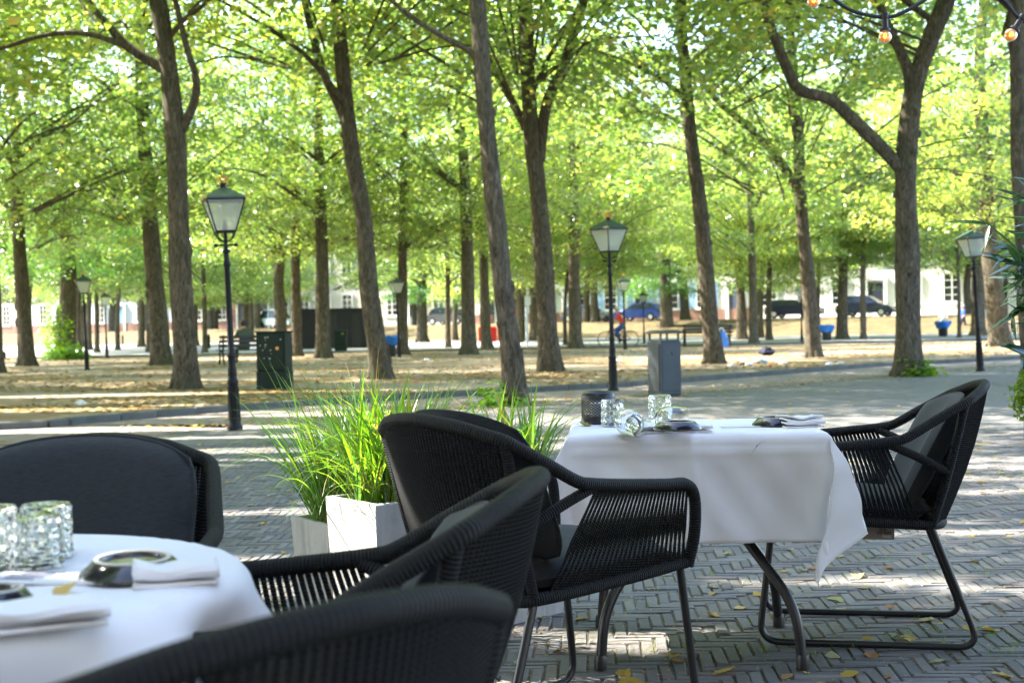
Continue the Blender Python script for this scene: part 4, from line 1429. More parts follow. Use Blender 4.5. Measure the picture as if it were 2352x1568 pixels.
# ------------------------------------------------------------------ plants at the right edge
def lance(L, W):
    b = MB()
    n = 6
    vs, fs = [], []
    for i in range(n + 1):
        q = i / n
        w = max(.02, math.sin(math.pi * q ** .8) ** .9) * W / 2
        z = -.12 * L * q * q
        vs += [(q * L, -w, z + w * .25), (q * L, 0, z), (q * L, w, z + w * .25)]
    for i in range(n):
        k = i * 3
        fs += [(k, k + 1, k + 4, k + 3), (k + 1, k + 2, k + 5, k + 4)]
    return b.add(vs, fs).mesh('leaf', M['oleander_leaf'])
def oleander():
    r = random.Random(12)
    e = empty('oleander_shrub', (1.85, 4.55, 0), 0, 'oleander shrub with long dark leaves reaching in at the right edge', 'shrub')
    me = [lance(.15, .022), lance(.125, .019), lance(.10, .018)]
    MB().tube([(0, 0, 0), (-.02, 0, .5), (.0, .02, 1.0)], [.03, .028, .022], 8).build('stem', M['bark'], e)
    for s in range(17):
        a = r.uniform(2.2, 4.1) if s < 12 else r.uniform(-1.5, 1.5)
        top = Vector((math.cos(a) * r.uniform(.10, .24), math.sin(a) * r.uniform(.10, .30), r.uniform(1.0, 1.62)))
        q = crom([(0, 0, .75 + .01 * s), tuple(top * .5 + Vector((0, 0, .55))), tuple(top)], 6)
        MB().tube(q, [.008 - .0004 * i for i in range(len(q))], 5).build('stem', M['grass_blade'], e)
        for k in range(15):
            i = r.randint(4, len(q) - 1)
            o_ = obj('leaf', r.choice(me), e, tuple(q[i]))
            az = a + r.gauss(0, 1.1)
            o_.rotation_euler = (r.gauss(0, .4), r.gauss(-.05, .45), az)
    for k in range(3):
        MB().sphere((-.12 + .05 * k, -.1, 1.36 + .03 * k), .012, 6).build('bud', M['red_paint'], e)
oleander()
def hydrangea():
    r = random.Random(3)
    loc = Vector((1.452, 3.72, 0))
    e = empty('planter_box', loc, R(4), 'brown wooden planter box cut by the right edge', 'planter')
    for k in range(5):
        MB().box((.17, -.15, .09 + k * .16), (.34, .022, .152), bev=.004).build('plank', M['wood_brown'], e)
        MB().box((.011, .0, .09 + k * .16), (.022, .276, .152), bev=.004).build('plank', M['wood_brown'], e)
    MB().box((.185, .01, .74), (.31, .28, .02)).build('soil', M['soil'], e, False)
    h = empty('hydrangea_plant', loc + Vector((.035, 0, .745)), 0, 'lime green hydrangea with ruffled blooms at the right edge', 'plant')
    lf = MB()
    vs, fs = [], []
    def petal(b, c, n_, s):
        t = n_.orthogonal().normalized()
        u = n_.cross(t)
        b.add([c, c + t * s + n_ * s * .3, c + (t + u) * s * .8 + n_ * s * .5, c + u * s + n_ * s * .3], [(0, 1, 2, 3)])
    for k in range(5):
        c = Vector((r.uniform(-.11, .08), r.uniform(-.09, .09), r.uniform(.10, .20)))
        MB().tube([(0, 0, 0), tuple(c * .6), tuple(c)], .005, 5).build('stem', M['grass_blade'], h)
        b = MB()
        for j in range(240):
            n_ = Vector((r.gauss(0, 1), r.gauss(0, 1), r.gauss(.2, 1))).normalized()
            petal(b, c + n_ * r.uniform(.038, .055), (n_ + Vector((r.gauss(0, .5), r.gauss(0, .5), r.gauss(0, .5)))).normalized(), r.uniform(.010, .016))
        b.build('bloom', M['bloom_green'], h)
    mm = MB()
    def lf_fn(u, v):
        w = math.sin(math.pi * min(1, v * .97 + .02)) ** .7 * .032
        return Vector((v * .11, (u * 2 - 1) * w, .012 * (u * 2 - 1) ** 2 - .03 * v * v))
    lm = MB().grid(lf_fn, 4, 7).mesh('leaf', M['sprout_leaf'])
    ld = MB().grid(lf_fn, 4, 7).mesh('leaf', M['oleander_leaf'])
    for k in range(26):
        o_ = obj('leaf', lm if k % 3 else ld, h, (r.uniform(-.08, .08), r.uniform(-.08, .08), r.uniform(.02, .25)))
        o_.rotation_euler = (r.gauss(0, .4), r.gauss(-.2, .5), r.uniform(0, 6.28))
hydrangea()

# ------------------------------------------------------------------ string lights
def light_string():
    D = 4.6
    e = empty('light_string', P(2032, 30, D), 0, 'black festoon cable with amber bulbs hanging across the top right corner', 'string light')
    B = e.location.copy()
    cable = [(1560, -60), (1640, -70), (1760, -60), (1868, -34), (1950, 22), (2032, 40), (2085, 24), (2150, -14), (2230, -40), (2300, -4), (2345, 46), (2400, 60), (2470, 30)]
    q = crom([tuple(P(x, y, D) - B) for x, y in cable], 6)
    MB().tube(q, .0062, 8, True, flat=.45).build('cable', M['black_plastic'], e)
    for (x, y, tilt) in ((1868, -46, 0), (2032, 36, 0), (2349, 40, R(35)), (1648, -75, R(-15))):
        p = P(x, y, D) - B
        m = Matrix.Rotation(tilt, 4, 'Y')
        s = MB().lathe([(.013, .006), (.013, -.010), (.011, -.012), (.011, -.040), (.017, -.044), (.018, -.052), (.014, -.054)], 18, p, m).build('socket', M['black_plastic'], e)
        prof = [(.008, -.050), (.013, -.054)] + [(max(.0005, .0215 * math.sin(R(a))), -.072 + .0215 * math.cos(R(a))) for a in range(38, 181, 12)]
        bl = MB().lathe(prof, 24, p, m).build('bulb', M['amber_glass'], e)
        MB().tube([p + m @ Vector(v) for v in ((-.004, 0, -.055), (-.005, 0, -.072), (0, 0, -.079), (.005, 0, -.072), (.004, 0, -.055))], .0009, 5).build('filament', M['filament'], bl)
light_string()

# ------------------------------------------------------------------ parasol added unseen above the frame to darken the near ground
e = empty('parasol', (1.75, 2.3, 0), R(10), 'dark parasol added unseen overhead to shade the near side of the terrace', 'parasol')
MB().tube([(0, 0, 0), (0, 0, 2.95)], .03, 12).build('pole', M['black_tube'], e)
MB().box((0, 0, .04), (.55, .55, .08), bev=.01).build('base', M['black_plastic'], e)
for k in range(8):
    a0, a1 = R(45 * k), R(45 * k + 45)
    q0, q1 = (1.75 * math.cos(a0), 1.75 * math.sin(a0), 2.38), (1.75 * math.cos(a1), 1.75 * math.sin(a1), 2.38)
    o_ = MB().add([(0, 0, 2.9), q0, q1], [(0, 1, 2)]).build('canopy_panel', M['navy_cloth'], e, False)
    o_.modifiers.new('thickness', 'SOLIDIFY').thickness = .004
    MB().tube([(0, 0, 2.88), (q0[0], q0[1], 2.36)], .009, 6).build('rib', M['black_tube'], e)

# ================================================================== THE SQUARE
# ------------------------------------------------------------------ crowned lamp posts
def make_lamp():
    e = empty('street_lamp')
    ir = M['black_iron']
    prof = [(.085, 0), (.085, .03), (.072, .05), (.064, .10), (.055, .48), (.062, .50), (.066, .525), (.055, .545), (.046, .57), (.052, .60), (.050, .66), (.042, .70), (.040, .78), (.048, .80), (.048, .83), (.037, .85), (.034, 1.30), (.030, 1.78), (.040, 1.80), (.040, 1.83), (.030, 1.85), (.029, 1.93), (.044, 1.945), (.044, 1.965), (.024, 1.98), (.021, 2.10), (.026, 2.12), (.016, 2.14), (.014, 2.20)]
    MB().lathe(prof, 20).build('post', ir, e)
    fl = MB()
    for k in range(10):
        a = 6.283 * k / 10
        fl.tube([(.064 * math.cos(a), .064 * math.sin(a), .10), (.055 * math.cos(a), .055 * math.sin(a), .47)], .006, 5)
    fl.build('fluting', ir, e)
    MB().tube([(-.11, 0, 2.02), (.11, 0, 2.02)], .011, 8).sphere((-.11, 0, 2.02), .022, 6).sphere((.11, 0, 2.02), .022, 6).build('ladder_bar', ir, e)
    zb, zt, wb, wt = 2.17, 2.515, .105, .205
    for k in range(4):
        a = R(45 + 90 * k)
        c, s = math.cos(a) * 1.414, math.sin(a) * 1.414
        MB().tube(crom([(c * .018, s * .018, 2.06), (c * .07, s * .07, 2.09), (c * wb * .98, s * wb * .98, zb)], 5), .008, 6).build('bracket', ir, e)
        MB().tube([(c * wb, s * wb, zb), (c * wt, s * wt, zt)], .0085, 6).build('lantern_bar', ir, e)
        g_ = MB().sphere((c * wt * 1.06, s * wt * 1.06, zt + .012), .020, 6, (1, 1, .8))
        g_.build('corner_knob', M['gold_paint'], e)
    for k in range(4):
        m = Matrix.Rotation(R(90 * k), 4, 'Z')
        MB().add([m @ Vector(v) for v in ((-wb, -wb, zb + .01), (wb, -wb, zb + .01), (wt, -wt, zt - .006), (-wt, -wt, zt - .006))], [(0, 1, 2, 3)]).build('pane', M['lamp_pane'], e, False)
        b_ = MB()
        b_.tube([m @ Vector((-wt, -wt, zt)), m @ Vector((wt, -wt, zt))], .012, 6)
        b_.tube([m @ Vector((-wb, -wb, zb)), m @ Vector((wb, -wb, zb))], .010, 6)
        b_.build('lantern_frame', ir, e)
    MB().box((0, 0, zb - .008), (.2, .2, .012)).build('lantern_floor', ir, e, False)
    MB().lathe([(.028, zb), (.032, zb + .05), (.018, zb + .09), (.012, zb + .12)], 12).build('burner', ir, e)
    rb = MB()
    rg = [(.225, zt + .004), (.215, zt + .022), (.135, zt + .075), (.055, zt + .125), (.04, zt + .13)]
    vs, fs = [], []
    for (r_, z) in rg: vs += [(-r_, -r_, z), (r_, -r_, z), (r_, r_, z), (-r_, r_, z)]
    for j in range(len(rg) - 1):
        for k in range(4): fs.append((j * 4 + k, j * 4 + (k + 1) % 4, j * 4 + 4 + (k + 1) % 4, j * 4 + 4 + k))
    fs += [(3, 2, 1, 0), (16, 17, 18, 19)]
    rb.add(vs, fs)
    rb.build('lantern_roof', M['roof_green'], e, False)
    MB().lathe([(.035, zt + .13), (.028, zt + .17), (.040, zt + .175), (.040, zt + .19)], 12).build('finial_neck', ir, e)
    cr_ = MB()
    for k in range(6):
        a = R(60 * k)
        c, s = math.cos(a), math.sin(a)
        cr_.tube([(c * .036, s * .036, zt + .185), (c * .058, s * .058, zt + .225), (c * .045, s * .045, zt + .255), (0, 0, zt + .245)], .007, 5)
        cr_.sphere((c * .062, s * .062, zt + .226), .010, 5)
    cr_.lathe([(.040, zt + .183), (.042, zt + .20)], 12).sphere((0, 0, zt + .262), .014, 6)
    cr_.build('crown_finial', M['gold_paint'], e)
    return e
lamps = [((540, 986), 0, -1.6, 1.0, R(18), 0.0, 'crowned black street lamp nearest to us, left of the grass planter'),
         ((1409, 897), 0, -.9, 1.03, R(38), 0.0, 'crowned black street lamp in the middle, left of the grey litter bin'),
         ((2252, 852), 0, -3.0, 1.04, R(10), 0.0, 'crowned black street lamp at the right, beyond the right chair'),
         ((200, 850), 0, -1.2, 1.0, R(20), SANDZ, 'smaller street lamp at the left beside the ivy clad tree'),
         ((917, 821), 0, -1.2, 1.02, R(30), SANDZ, 'street lamp beside a blue lined bin in the middle distance'),
         ((1436, 803), 0, -.6, 1.05, R(15), SANDZ, 'distant street lamp just right of the middle lamp'),
         ((246, 822), 0, -1.0, 1.0, R(33), SANDZ, 'faint distant street lamp right of the ivy clad tree'),
         ((1842, 785), 0, -.6, .95, R(33), SANDZ, 'distant lamp post half hidden by the forked tree'),
         ((1480, 788), 0, -.6, .95, R(0), SANDZ, 'far lamp post beside the mottled trunk')]
lp = make_lamp()
for i, (b_, _, tilt, s, rz, z0, lab) in enumerate(lamps):
    o = lp if i == 0 else copy_tree(lp)
    o.location = G(b_[0], b_[1], z0)
    o.rotation_euler = Euler((0, R(tilt), rz))
    o.scale = (s, s, s)
    tag(o, lab, 'lamp', 'crowned street lamps')

# ------------------------------------------------------------------ grey litter bin, green cabinets
p = G(1527, 908)
e = empty('litter_bin', p, R(-62), 'grey metal litter bin with a roof, behind the square table', 'litter bin')
MB().box((0, 0, .41), (.34, .36, .80), bev=.012).build('bin_body', M['bin_grey'], e)
MB().box((.168, 0, .42), (.016, .30, .70), bev=.004).build('side_panel', M['bin_grey'], e)
MB().box((0, -.186, .42), (.28, .016, .70), bev=.004).build('door_panel', M['bin_grey'], e)
MB().lathe([(.018, 0), (.018, .012)], 12, (.178, .03, .63), Matrix.Rotation(R(90), 4, 'Y')).build('lock', M['bin_dark'], e)
MB().box((0, 0, .005), (.30, .32, .03)).build('foot', M['bin_dark'], e)
for sx in (-1, 1):
    for sy in (-1, 1): MB().box((sx * .145, sy * .155, .865), (.025, .025, .12)).build('roof_post', M['bin_dark'], e)
MB().box((0, 0, .80 + .012), (.26, .28, .02)).build('inner_rim', M['bin_dark'], e)
b = MB()
b.box((0, 0, .93), (.40, .42, .03), bev=.006); b.box((0, 0, .957), (.39, .41, .024), top=.7)
b.build('bin_roof', M['bin_dark'], e)
def cabinet(px, py, w, d, h, rz, label, z0):
    e = empty('utility_cabinet', G(px, py, z0), rz, label, 'cabinet', 'green utility cabinets')
    MB().box((0, 0, .16 * h), (w, d, .33 * h), bev=.01).build('plinth', M['cabinet_green'], e)
    MB().box((0, 0, .66 * h), (w * .97, d * .97, .665 * h), bev=.012).build('case', M['cabinet_green'], e)
    MB().box((0, 0, h + .005), (w * 1.03, d * 1.05, .035), bev=.01).build('lid', M['cabinet_green'], e)
    MB().box((.0, -d * .485 - .004, .66 * h), (w * .86, .012, .58 * h), bev=.003).build('door', M['cabinet_green'], e)
    return e
e = cabinet(632, 893, .56, .32, 1.0, R(-14), 'dark green utility cabinet with sticker remains, behind the nearest lamp', SANDZ)
r3 = random.Random(4)
for k in range(12):
    MB().box((r3.uniform(-.23, .23), -.172, r3.uniform(.5, .95)), (r3.uniform(.010, .03), .003, r3.uniform(.006, .016)), M=Matrix.Rotation(r3.uniform(-.6, .6), 4, 'Y')).build('sticker_scrap', M['sticker_white'], e, False)
MB().box((.13, -.1735, .72), (.055, .003, .05)).build('sticker', M['sticker_orange'], e, False)
MB().box((-.2815, .04, .62), (.003, .07, .08)).build('sticker', M['sticker_blue'], e, False)
MB().box((-.2815, .02, .78), (.003, .06, .12)).build('sticker', M['sticker_white'], e, False)
e = cabinet(783, 806, .55, .4, .92, R(5), 'small green utility cabinet far off before the dark shed', SANDZ)
MB().box((.1, -.215, .8), (.12, .004, .08)).build('sticker', M['sprout_leaf'], e, False)

# ------------------------------------------------------------------ dark corrugated shed
pp = G(768, 800, .03)
e = empty('corrugated_shed', pp, R(2), 'low black corrugated shed in the middle distance, left of the slanting tree', 'shed')
W_, H_, D_ = 4.4, 2.05, 2.6
MB().box((0, D_ / 2 + .1, H_ / 2), (W_ - .1, D_ - .1, H_ - .02)).build('core', M['shed_dark'], e, False)
for k in range(36):
    x = -W_ / 2 + W_ * (k + .5) / 36
    if 15 <= k <= 18 or 26 <= k <= 28: continue
    MB().tube([(x, .04, 0), (x, .04, H_)], .055, 6).build('corrugated_rib', M['shed_dark'], e)
MB().box((-W_ / 2 + W_ * 17 / 36, .06, .95), (.48, .05, 1.9)).build('door', M['black_plastic'], e, False)
MB().box((-W_ / 2 + W_ * 27.5 / 36, .06, .95), (.36, .05, 1.9)).build('door', M['black_plastic'], e, False)
MB().box((0, D_ / 2, H_ + .02), (W_ + .1, D_ + .2, .06)).build('roof', M['shed_dark'], e, False)

# ------------------------------------------------------------------ bins with blue bags
def bag_bin(px, py, label, s=1.0, post=False):
    e = empty('bag_bin', G(px, py, SANDZ), 0, label, 'litter bin', 'black bins with blue bags')
    MB().lathe([(.20, 0), (.21, .03), (.24, .5), (.25, .56), (.22, .56), (.21, .5), (.18, .04)], 20).build('bin_body', M['black_plastic'], e)
    r = random.Random(px)
    vs, fs = [], []
    n = 24
    for j, (rr_, z) in enumerate([(.255, .40), (.30, .44), (.33, .55), (.40, .70), (.36, .74), (.24, .66), (.20, .5)]):
        for k in range(n):
            a = 6.283 * k / n
            q = rr_ * (1 + .10 * math.sin(3 * a + j + px) + r.uniform(-.05, .05))
            vs.append((q * math.cos(a), q * math.sin(a), z + .03 * math.sin(5 * a + px)))
    for j in range(6):
        for k in range(n): fs.append((j * n + k, j * n + (k + 1) % n, (j + 1) * n + (k + 1) % n, (j + 1) * n + k))
    MB().add(vs, fs).build('blue_bag', M['blue_bag'], e)
    e.scale = (s, s, s)
bag_bin(895, 819, 'black bin with a blue bag beside the second lamp')
bag_bin(1899, 781, 'black bin with a spreading blue bag right of the forked tree', 1.0)
bag_bin(2166, 772, 'black bin with a blue bag before the person in white', 1.08)

# ------------------------------------------------------------------ signpost, bollards
e = empty('signpost', G(1211, 795, SANDZ), 0, 'slim white signpost with a small plate behind the leaning tree', 'signpost')
MB().tube([(0, 0, 0), (0, 0, 2.35)], .075, 12).build('post', M['steel_post'], e)
MB().box((.06, -.09, 2.2), (.30, .03, .42)).build('sign_plate', M['white_paint'], e, False)
for (x, y) in ((1090, 797), (1087, 783), (480, 800), (282, 792), (1028, 780), (148, 786)):
    e = empty('bollard', G(x, y, SANDZ), 0, 'short dark bollard along the far path', 'bollard', 'far bollards')
    MB().lathe([(.09, 0), (.09, .6), (.11, .62), (.11, .66), (.07, .74), (.08, .8), (.02, .85)], 10).build('bollard_post', M['black_iron'], e)

# ------------------------------------------------------------------ benches
def bench(px, py, rz, label, L=1.9):
    e = empty('park_bench', G(px, py, SANDZ), rz, label, 'bench', 'black park benches')
    for k in range(4): MB().box((0, -.2 + k * .115, .44), (L, .09, .035), bev=.006).build('seat_slat', M['black_plastic'], e)
    for k in range(3): MB().box((0, .22 + .03 * k, .58 + k * .13), (L, .03, .09), bev=.006).build('back_slat', M['black_plastic'], e)
    for s in (-1, 1):
        x = s * (L / 2 - .12)
        MB().tube(crom([(x, -.30, .0), (x, -.2, .22), (x, -.22, .41), (x, .2, .42), (x, .3, .9)], 4), .03, 8).build('end_frame', M['black_iron'], e)
        MB().tube(crom([(x, .36, .0), (x, .24, .2), (x, .2, .42)], 4), .03, 8).build('leg', M['black_iron'], e)
        MB().tube(crom([(x, .27, .68), (x, 0, .68), (x, -.26, .66), (x, -.26, .55), (x, -.2, .43)], 4), .025, 8).build('arm_rest', M['black_iron'], e)
    return e
bench(1624, 795, R(180), 'black park bench with scrolled ends behind the slender trunk', 2.1)
bench(556, 836, R(205), 'black park bench behind the nearest lamp, with a person seated on it', 1.5)

# ------------------------------------------------------------------ people
def person(loc, rz, J, mats, label, hair, scale=1.0, act=None, longhair=False):
    """J: joints {name:(x,y,z,r)}; faces get the material of the nearest bone."""
    e = empty('person', loc, rz, label, 'person', 'people in the square')
    e.scale = (scale,) * 3
    bones = [('pelvis', 'spine', 0), ('spine', 'chest', 0), ('chest', 'neck', 0), ('neck', 'head', 2), ('head', 'crown', 2)]
    for s in 'lr':
        bones += [('chest', 'sh' + s, 0), ('sh' + s, 'el' + s, 0), ('el' + s, 'wr' + s, 2), ('wr' + s, 'ha' + s, 2),
                  ('pelvis', 'hp' + s, 1), ('hp' + s, 'kn' + s, 1), ('kn' + s, 'an' + s, 1 if mats[4] else 2), ('an' + s, 'to' + s, 3)]
    names = list(J)
    me = bpy.data.meshes.new('body')
    me.from_pydata([J[n][:3] for n in names], [(names.index(a), names.index(b)) for a, b, _ in bones], [])
    o = obj('body', me, None)
    o.modifiers.new('skin', 'SKIN')
    sv = me.skin_vertices[0].data
    for i, n in enumerate(names):
        rr_ = J[n][3]
        sv[i].radius = (rr_[0], rr_[1]) if isinstance(rr_, tuple) else (rr_, rr_)
    sv[names.index('pelvis')].use_root = True
    ss = o.modifiers.new('smooth', 'SUBSURF'); ss.levels = 2
    dg = bpy.context.evaluated_depsgraph_get()
    m2 = bpy.data.meshes.new_from_object(o.evaluated_get(dg))
    bpy.data.objects.remove(o)
    m2.name = 'body'
    m2.materials.clear()
    for k in mats[:4]: m2.materials.append(M[k])
    segs = [(Vector(J[a][:3]), Vector(J[b][:3]), m) for a, b, m in bones]
    for pl in m2.polygons:
        c = pl.center
        best, bm_ = 1e9, 0
        for a, b_, m in segs:
            ab = b_ - a
            t = max(0, min(1, (c - a).dot(ab) / max(1e-9, ab.length_squared)))
            d = (a + ab * t - c).length
            if d < best: best, bm_ = d, m
        pl.material_index = bm_
        pl.use_smooth = True
    body = obj('body', m2, e)
    hd, cr_ = Vector(J['head'][:3]), Vector(J['crown'][:3])
    up = (cr_ - hd).normalized()
    hb = MB()
    c = hd + up * .075
    hb.sphere(c + Vector((0, -.022, .022)), .103, 10, (1.0, 1.08, .98))
    if longhair: hb.sphere(c + Vector((0, -.06, -.10)), .09, 8, (1, .6, 1.5))
    hb.build('hair', M[hair], e)
    fb = MB()
    for s in (-1, 1): fb.sphere(c + Vector((s * .034, .093, .0)), .010, 5)
    fb.build('eyes', M['hair_dark'], e)
    MB().sphere(c + Vector((0, .104, -.028)), .014, 5, (.8, 1.2, 1.3)).build('nose', M['skin_tone'], e)
    for s in (-1, 1): MB().sphere(c + Vector((s * .090, .0, -.015)), .022, 5, (.4, .8, 1.3)).build('ear', M['skin_tone'], e)
    for s in 'lr':
        h0 = Vector(J['ha' + s][:3])
        w0 = Vector(J['wr' + s][:3])
        d = (h0 - w0).normalized()
        sd = d.orthogonal().normalized()
        hbm = MB()
        for k in range(4):
            q = h0 + sd * (.015 * (k - 1.5)) * 1.2
            hbm.tube([q - d * .01, q + d * (.035 + .006 * (k in (1, 2))), q + d * .06 + Vector((0, .008, -.01))], [.009, .008, .006], 5)
        q = w0 + d * .03 + sd * .025
        hbm.tube([q, q + sd * .02 + d * .02, q + sd * .025 + d * .045], [.010, .009, .007], 5)
        hbm.build('fingers', M['skin_tone'], e)
    return e
def standing(step=.0, armbend=.1):
    J = {'pelvis': (0, 0, .93, (.155, .11)), 'spine': (0, .01, 1.12, (.145, .10)), 'chest': (0, 0, 1.34, (.165, .115)), 'neck': (0, .01, 1.50, .058), 'head': (0, .02, 1.57, (.078, .09)), 'crown': (0, .02, 1.70, (.07, .085))}
    for s, sg, n in ((1, 1, 'r'), (-1, -1, 'l')):
        st = step * sg
        J['sh' + n] = (s * .19, 0, 1.41, .068)
        J['el' + n] = (s * .245, -.02 - st * .4, 1.13, .047)
        J['wr' + n] = (s * .25, .06 + armbend - st * .5, .90 + armbend * .5, .033)
        J['ha' + n] = (s * .25, .09 + armbend - st * .5, .84 + armbend * .6, .036)
        J['hp' + n] = (s * .095, 0, .88, .105)
        J['kn' + n] = (s * .105, .03 + st * .7, .50, .068)
        J['an' + n] = (s * .105, -.02 + st * 1.3, .09 + max(0, -st) * .25, .045)
        J['to' + n] = (s * .115, .13 + st * 1.3, .035 + max(0, -st) * .1, .038)
    return J
person(G(2168, 766, .03), R(150), standing(.06, .15), ['white_cloth_shirt', 'pale_blue_cloth', 'skin_tone', 'shoe', True], 'person in a white shirt standing behind the right blue lined bin', 'hair_grey')
person(G(2213, 764, .03), R(100), standing(.16, .1), ['blue_shirt', 'navy_cloth', 'skin_tone', 'shoe', True], 'person in a blue shirt and dark trousers walking left at the far right', 'hair_grey')
person(G(2263, 762, .03), R(-120), standing(.14, .1), ['white_cloth_shirt', 'pale_blue_cloth', 'skin_tone', 'shoe', False], 'person in white shirt and pale blue shorts beside the sunlit trunk', 'hair_dark')
# seated person on the left bench, right foot on the other knee
J = {'pelvis': (0, -.05, .53, (.15, .12)), 'spine': (0, -.09, .72, (.14, .10)), 'chest': (0, -.07, .93, (.16, .115)), 'neck': (0, -.01, 1.08, .055), 'head': (0, .03, 1.15, (.078, .09)), 'crown': (0, .05, 1.28, (.07, .085)),
     'shr': (.19, -.06, 1.0, .066), 'elr': (.25, .10, .78, .046), 'wrr': (.14, .27, .90, .033), 'har': (.09, .30, .95, .036),
     'shl': (-.19, -.06, 1.0, .066), 'ell': (-.24, .12, .80, .046), 'wrl': (-.10, .28, .86, .033), 'hal': (-.06, .31, .90, .036),
     'hpr': (.10, -.02, .51, .10), 'knr': (.20, .42, .56, .07), 'anr': (-.10, .46, .58, .046), 'tor': (-.20, .50, .55, .04),
     'hpl': (-.10, -.02, .51, .10), 'knl': (-.12, .44, .50, .07), 'anl': (-.12, .46, .09, .046), 'tol': (-.13, .62, .045, .04)}
person(G(556, 836, SANDZ) + Vector((.08, -.04, 0)), R(205 + 180), J, ['olive_cloth', 'olive_cloth', 'skin_tone', 'shoe', True], 'person in olive clothes seated on the left bench with a raised leg', 'hair_dark')
# cyclist
CB = G(1420, 797, SANDZ)
def bicycle(loc, rz, label, frame='black_iron'):
    e = empty('bicycle', loc, rz, label, 'bicycle', 'bicycles')
    fr = M[frame]
    for x in (-.53, .53):
        w = MB()
        w.tube([(x + .345 * math.cos(a), 0, .345 + .345 * math.sin(a)) for a in np.linspace(0, 6.2832, 33)], .019, 6, False)
        wo = w.build('wheel', M['rubber'], e)
        sp = MB()
        for k in range(12):
            a = 6.283 * k / 12
            sp.tube([(x, .02 * (-1) ** k, .345), (x + .33 * math.cos(a), 0, .345 + .33 * math.sin(a))], .003, 3)
        sp.build('spokes', M['chrome'], wo)
    b = MB()
    for pts in ([(-.53, 0, .345), (-.08, 0, .30)], [(-.08, 0, .30), (-.22, 0, .78)], [(-.53, 0, .345), (-.20, 0, .70)], [(-.08, 0, .30), (.36, 0, .74)], [(-.20, 0, .68), (.34, 0, .80)], [(.33, 0, .95), (.40, 0, .62), (.53, 0, .345)]):
        b.tube(pts, .017, 6)
    b.build('frame', fr, e)
    MB().sphere((-.24, 0, .84), .1, 8, (1.3, .8, .35)).tube([(-.22, 0, .76), (-.235, 0, .83)], .014, 6).build('saddle', M['black_plastic'], e)
    MB().tube(crom([(.12, -.27, 1.02), (.30, -.22, 1.06), (.34, 0, 1.03), (.30, .22, 1.06), (.12, .27, 1.02)], 4), .013, 6).build('handlebar', M['black_plastic'], e)
    MB().lathe([(.09, -.01), (.09, .01)], 14, (-.08, 0, .30), Matrix.Rotation(R(90), 4, 'X')).box((-.08, -.10, .14), (.10, .08, .02)).box((-.08, .10, .46), (.10, .08, .02)).tube([(-.08, -.07, .30), (-.08, -.07, .14)], .01, 5).tube([(-.08, .07, .30), (-.08, .07, .46)], .01, 5).build('crank', M['black_plastic'], e)
    return e
bicycle(CB, R(180), 'black bicycle ridden to the left behind the middle lamp')
J = {'pelvis': (-.22, 0, .95, (.13, .15)), 'spine': (-.17, 0, 1.12, (.11, .14)), 'chest': (-.06, 0, 1.33, (.12, .16)), 'neck': (.0, 0, 1.49, .055), 'head': (.04, 0, 1.56, (.08, .08)), 'crown': (.05, 0, 1.69, (.075, .07))}
for s, n in ((1, 'l'), (-1, 'r')):
    J['sh' + n] = (-.03, s * .19, 1.40, .066)
    J['el' + n] = (.08, s * .25, 1.17, .046)
    J['wr' + n] = (.20, s * .25, 1.07, .033)
    J['ha' + n] = (.25, s * .24, 1.065, .036)
    J['hp' + n] = (-.20, s * .09, .90, .10)
    kn, an = ((.17, .74), (-.04, .50)) if s > 0 else ((.10, .58), (-.10, .22))
    J['kn' + n] = (kn[0], s * .11, kn[1], .07)
    J['an' + n] = (an[0] - .06, s * .11, an[1] + .03, .045)
    J['to' + n] = (an[0] + .10, s * .11, an[1] - .02, .038)
# the head features of person() face +y, so turn the cyclist's joints into that frame
JJ = {k: (-v[1], v[0], v[2], (v[3][1], v[3][0]) if isinstance(v[3], tuple) else v[3]) for k, v in J.items()}
person(CB, R(180 - 90), JJ, ['red_cloth', 'jeans', 'skin_tone', 'shoe', True], 'cyclist in a red shirt and jeans riding left behind the middle lamp', 'hair_grey')
bicycle(G(2330, 772, .03), R(25), 'parked pale bicycle at the far right behind the oleander', 'white_paint')
bicycle(G(118, 784, .03), R(-10), 'parked bicycle at the far left between the trunks', 'black_iron')

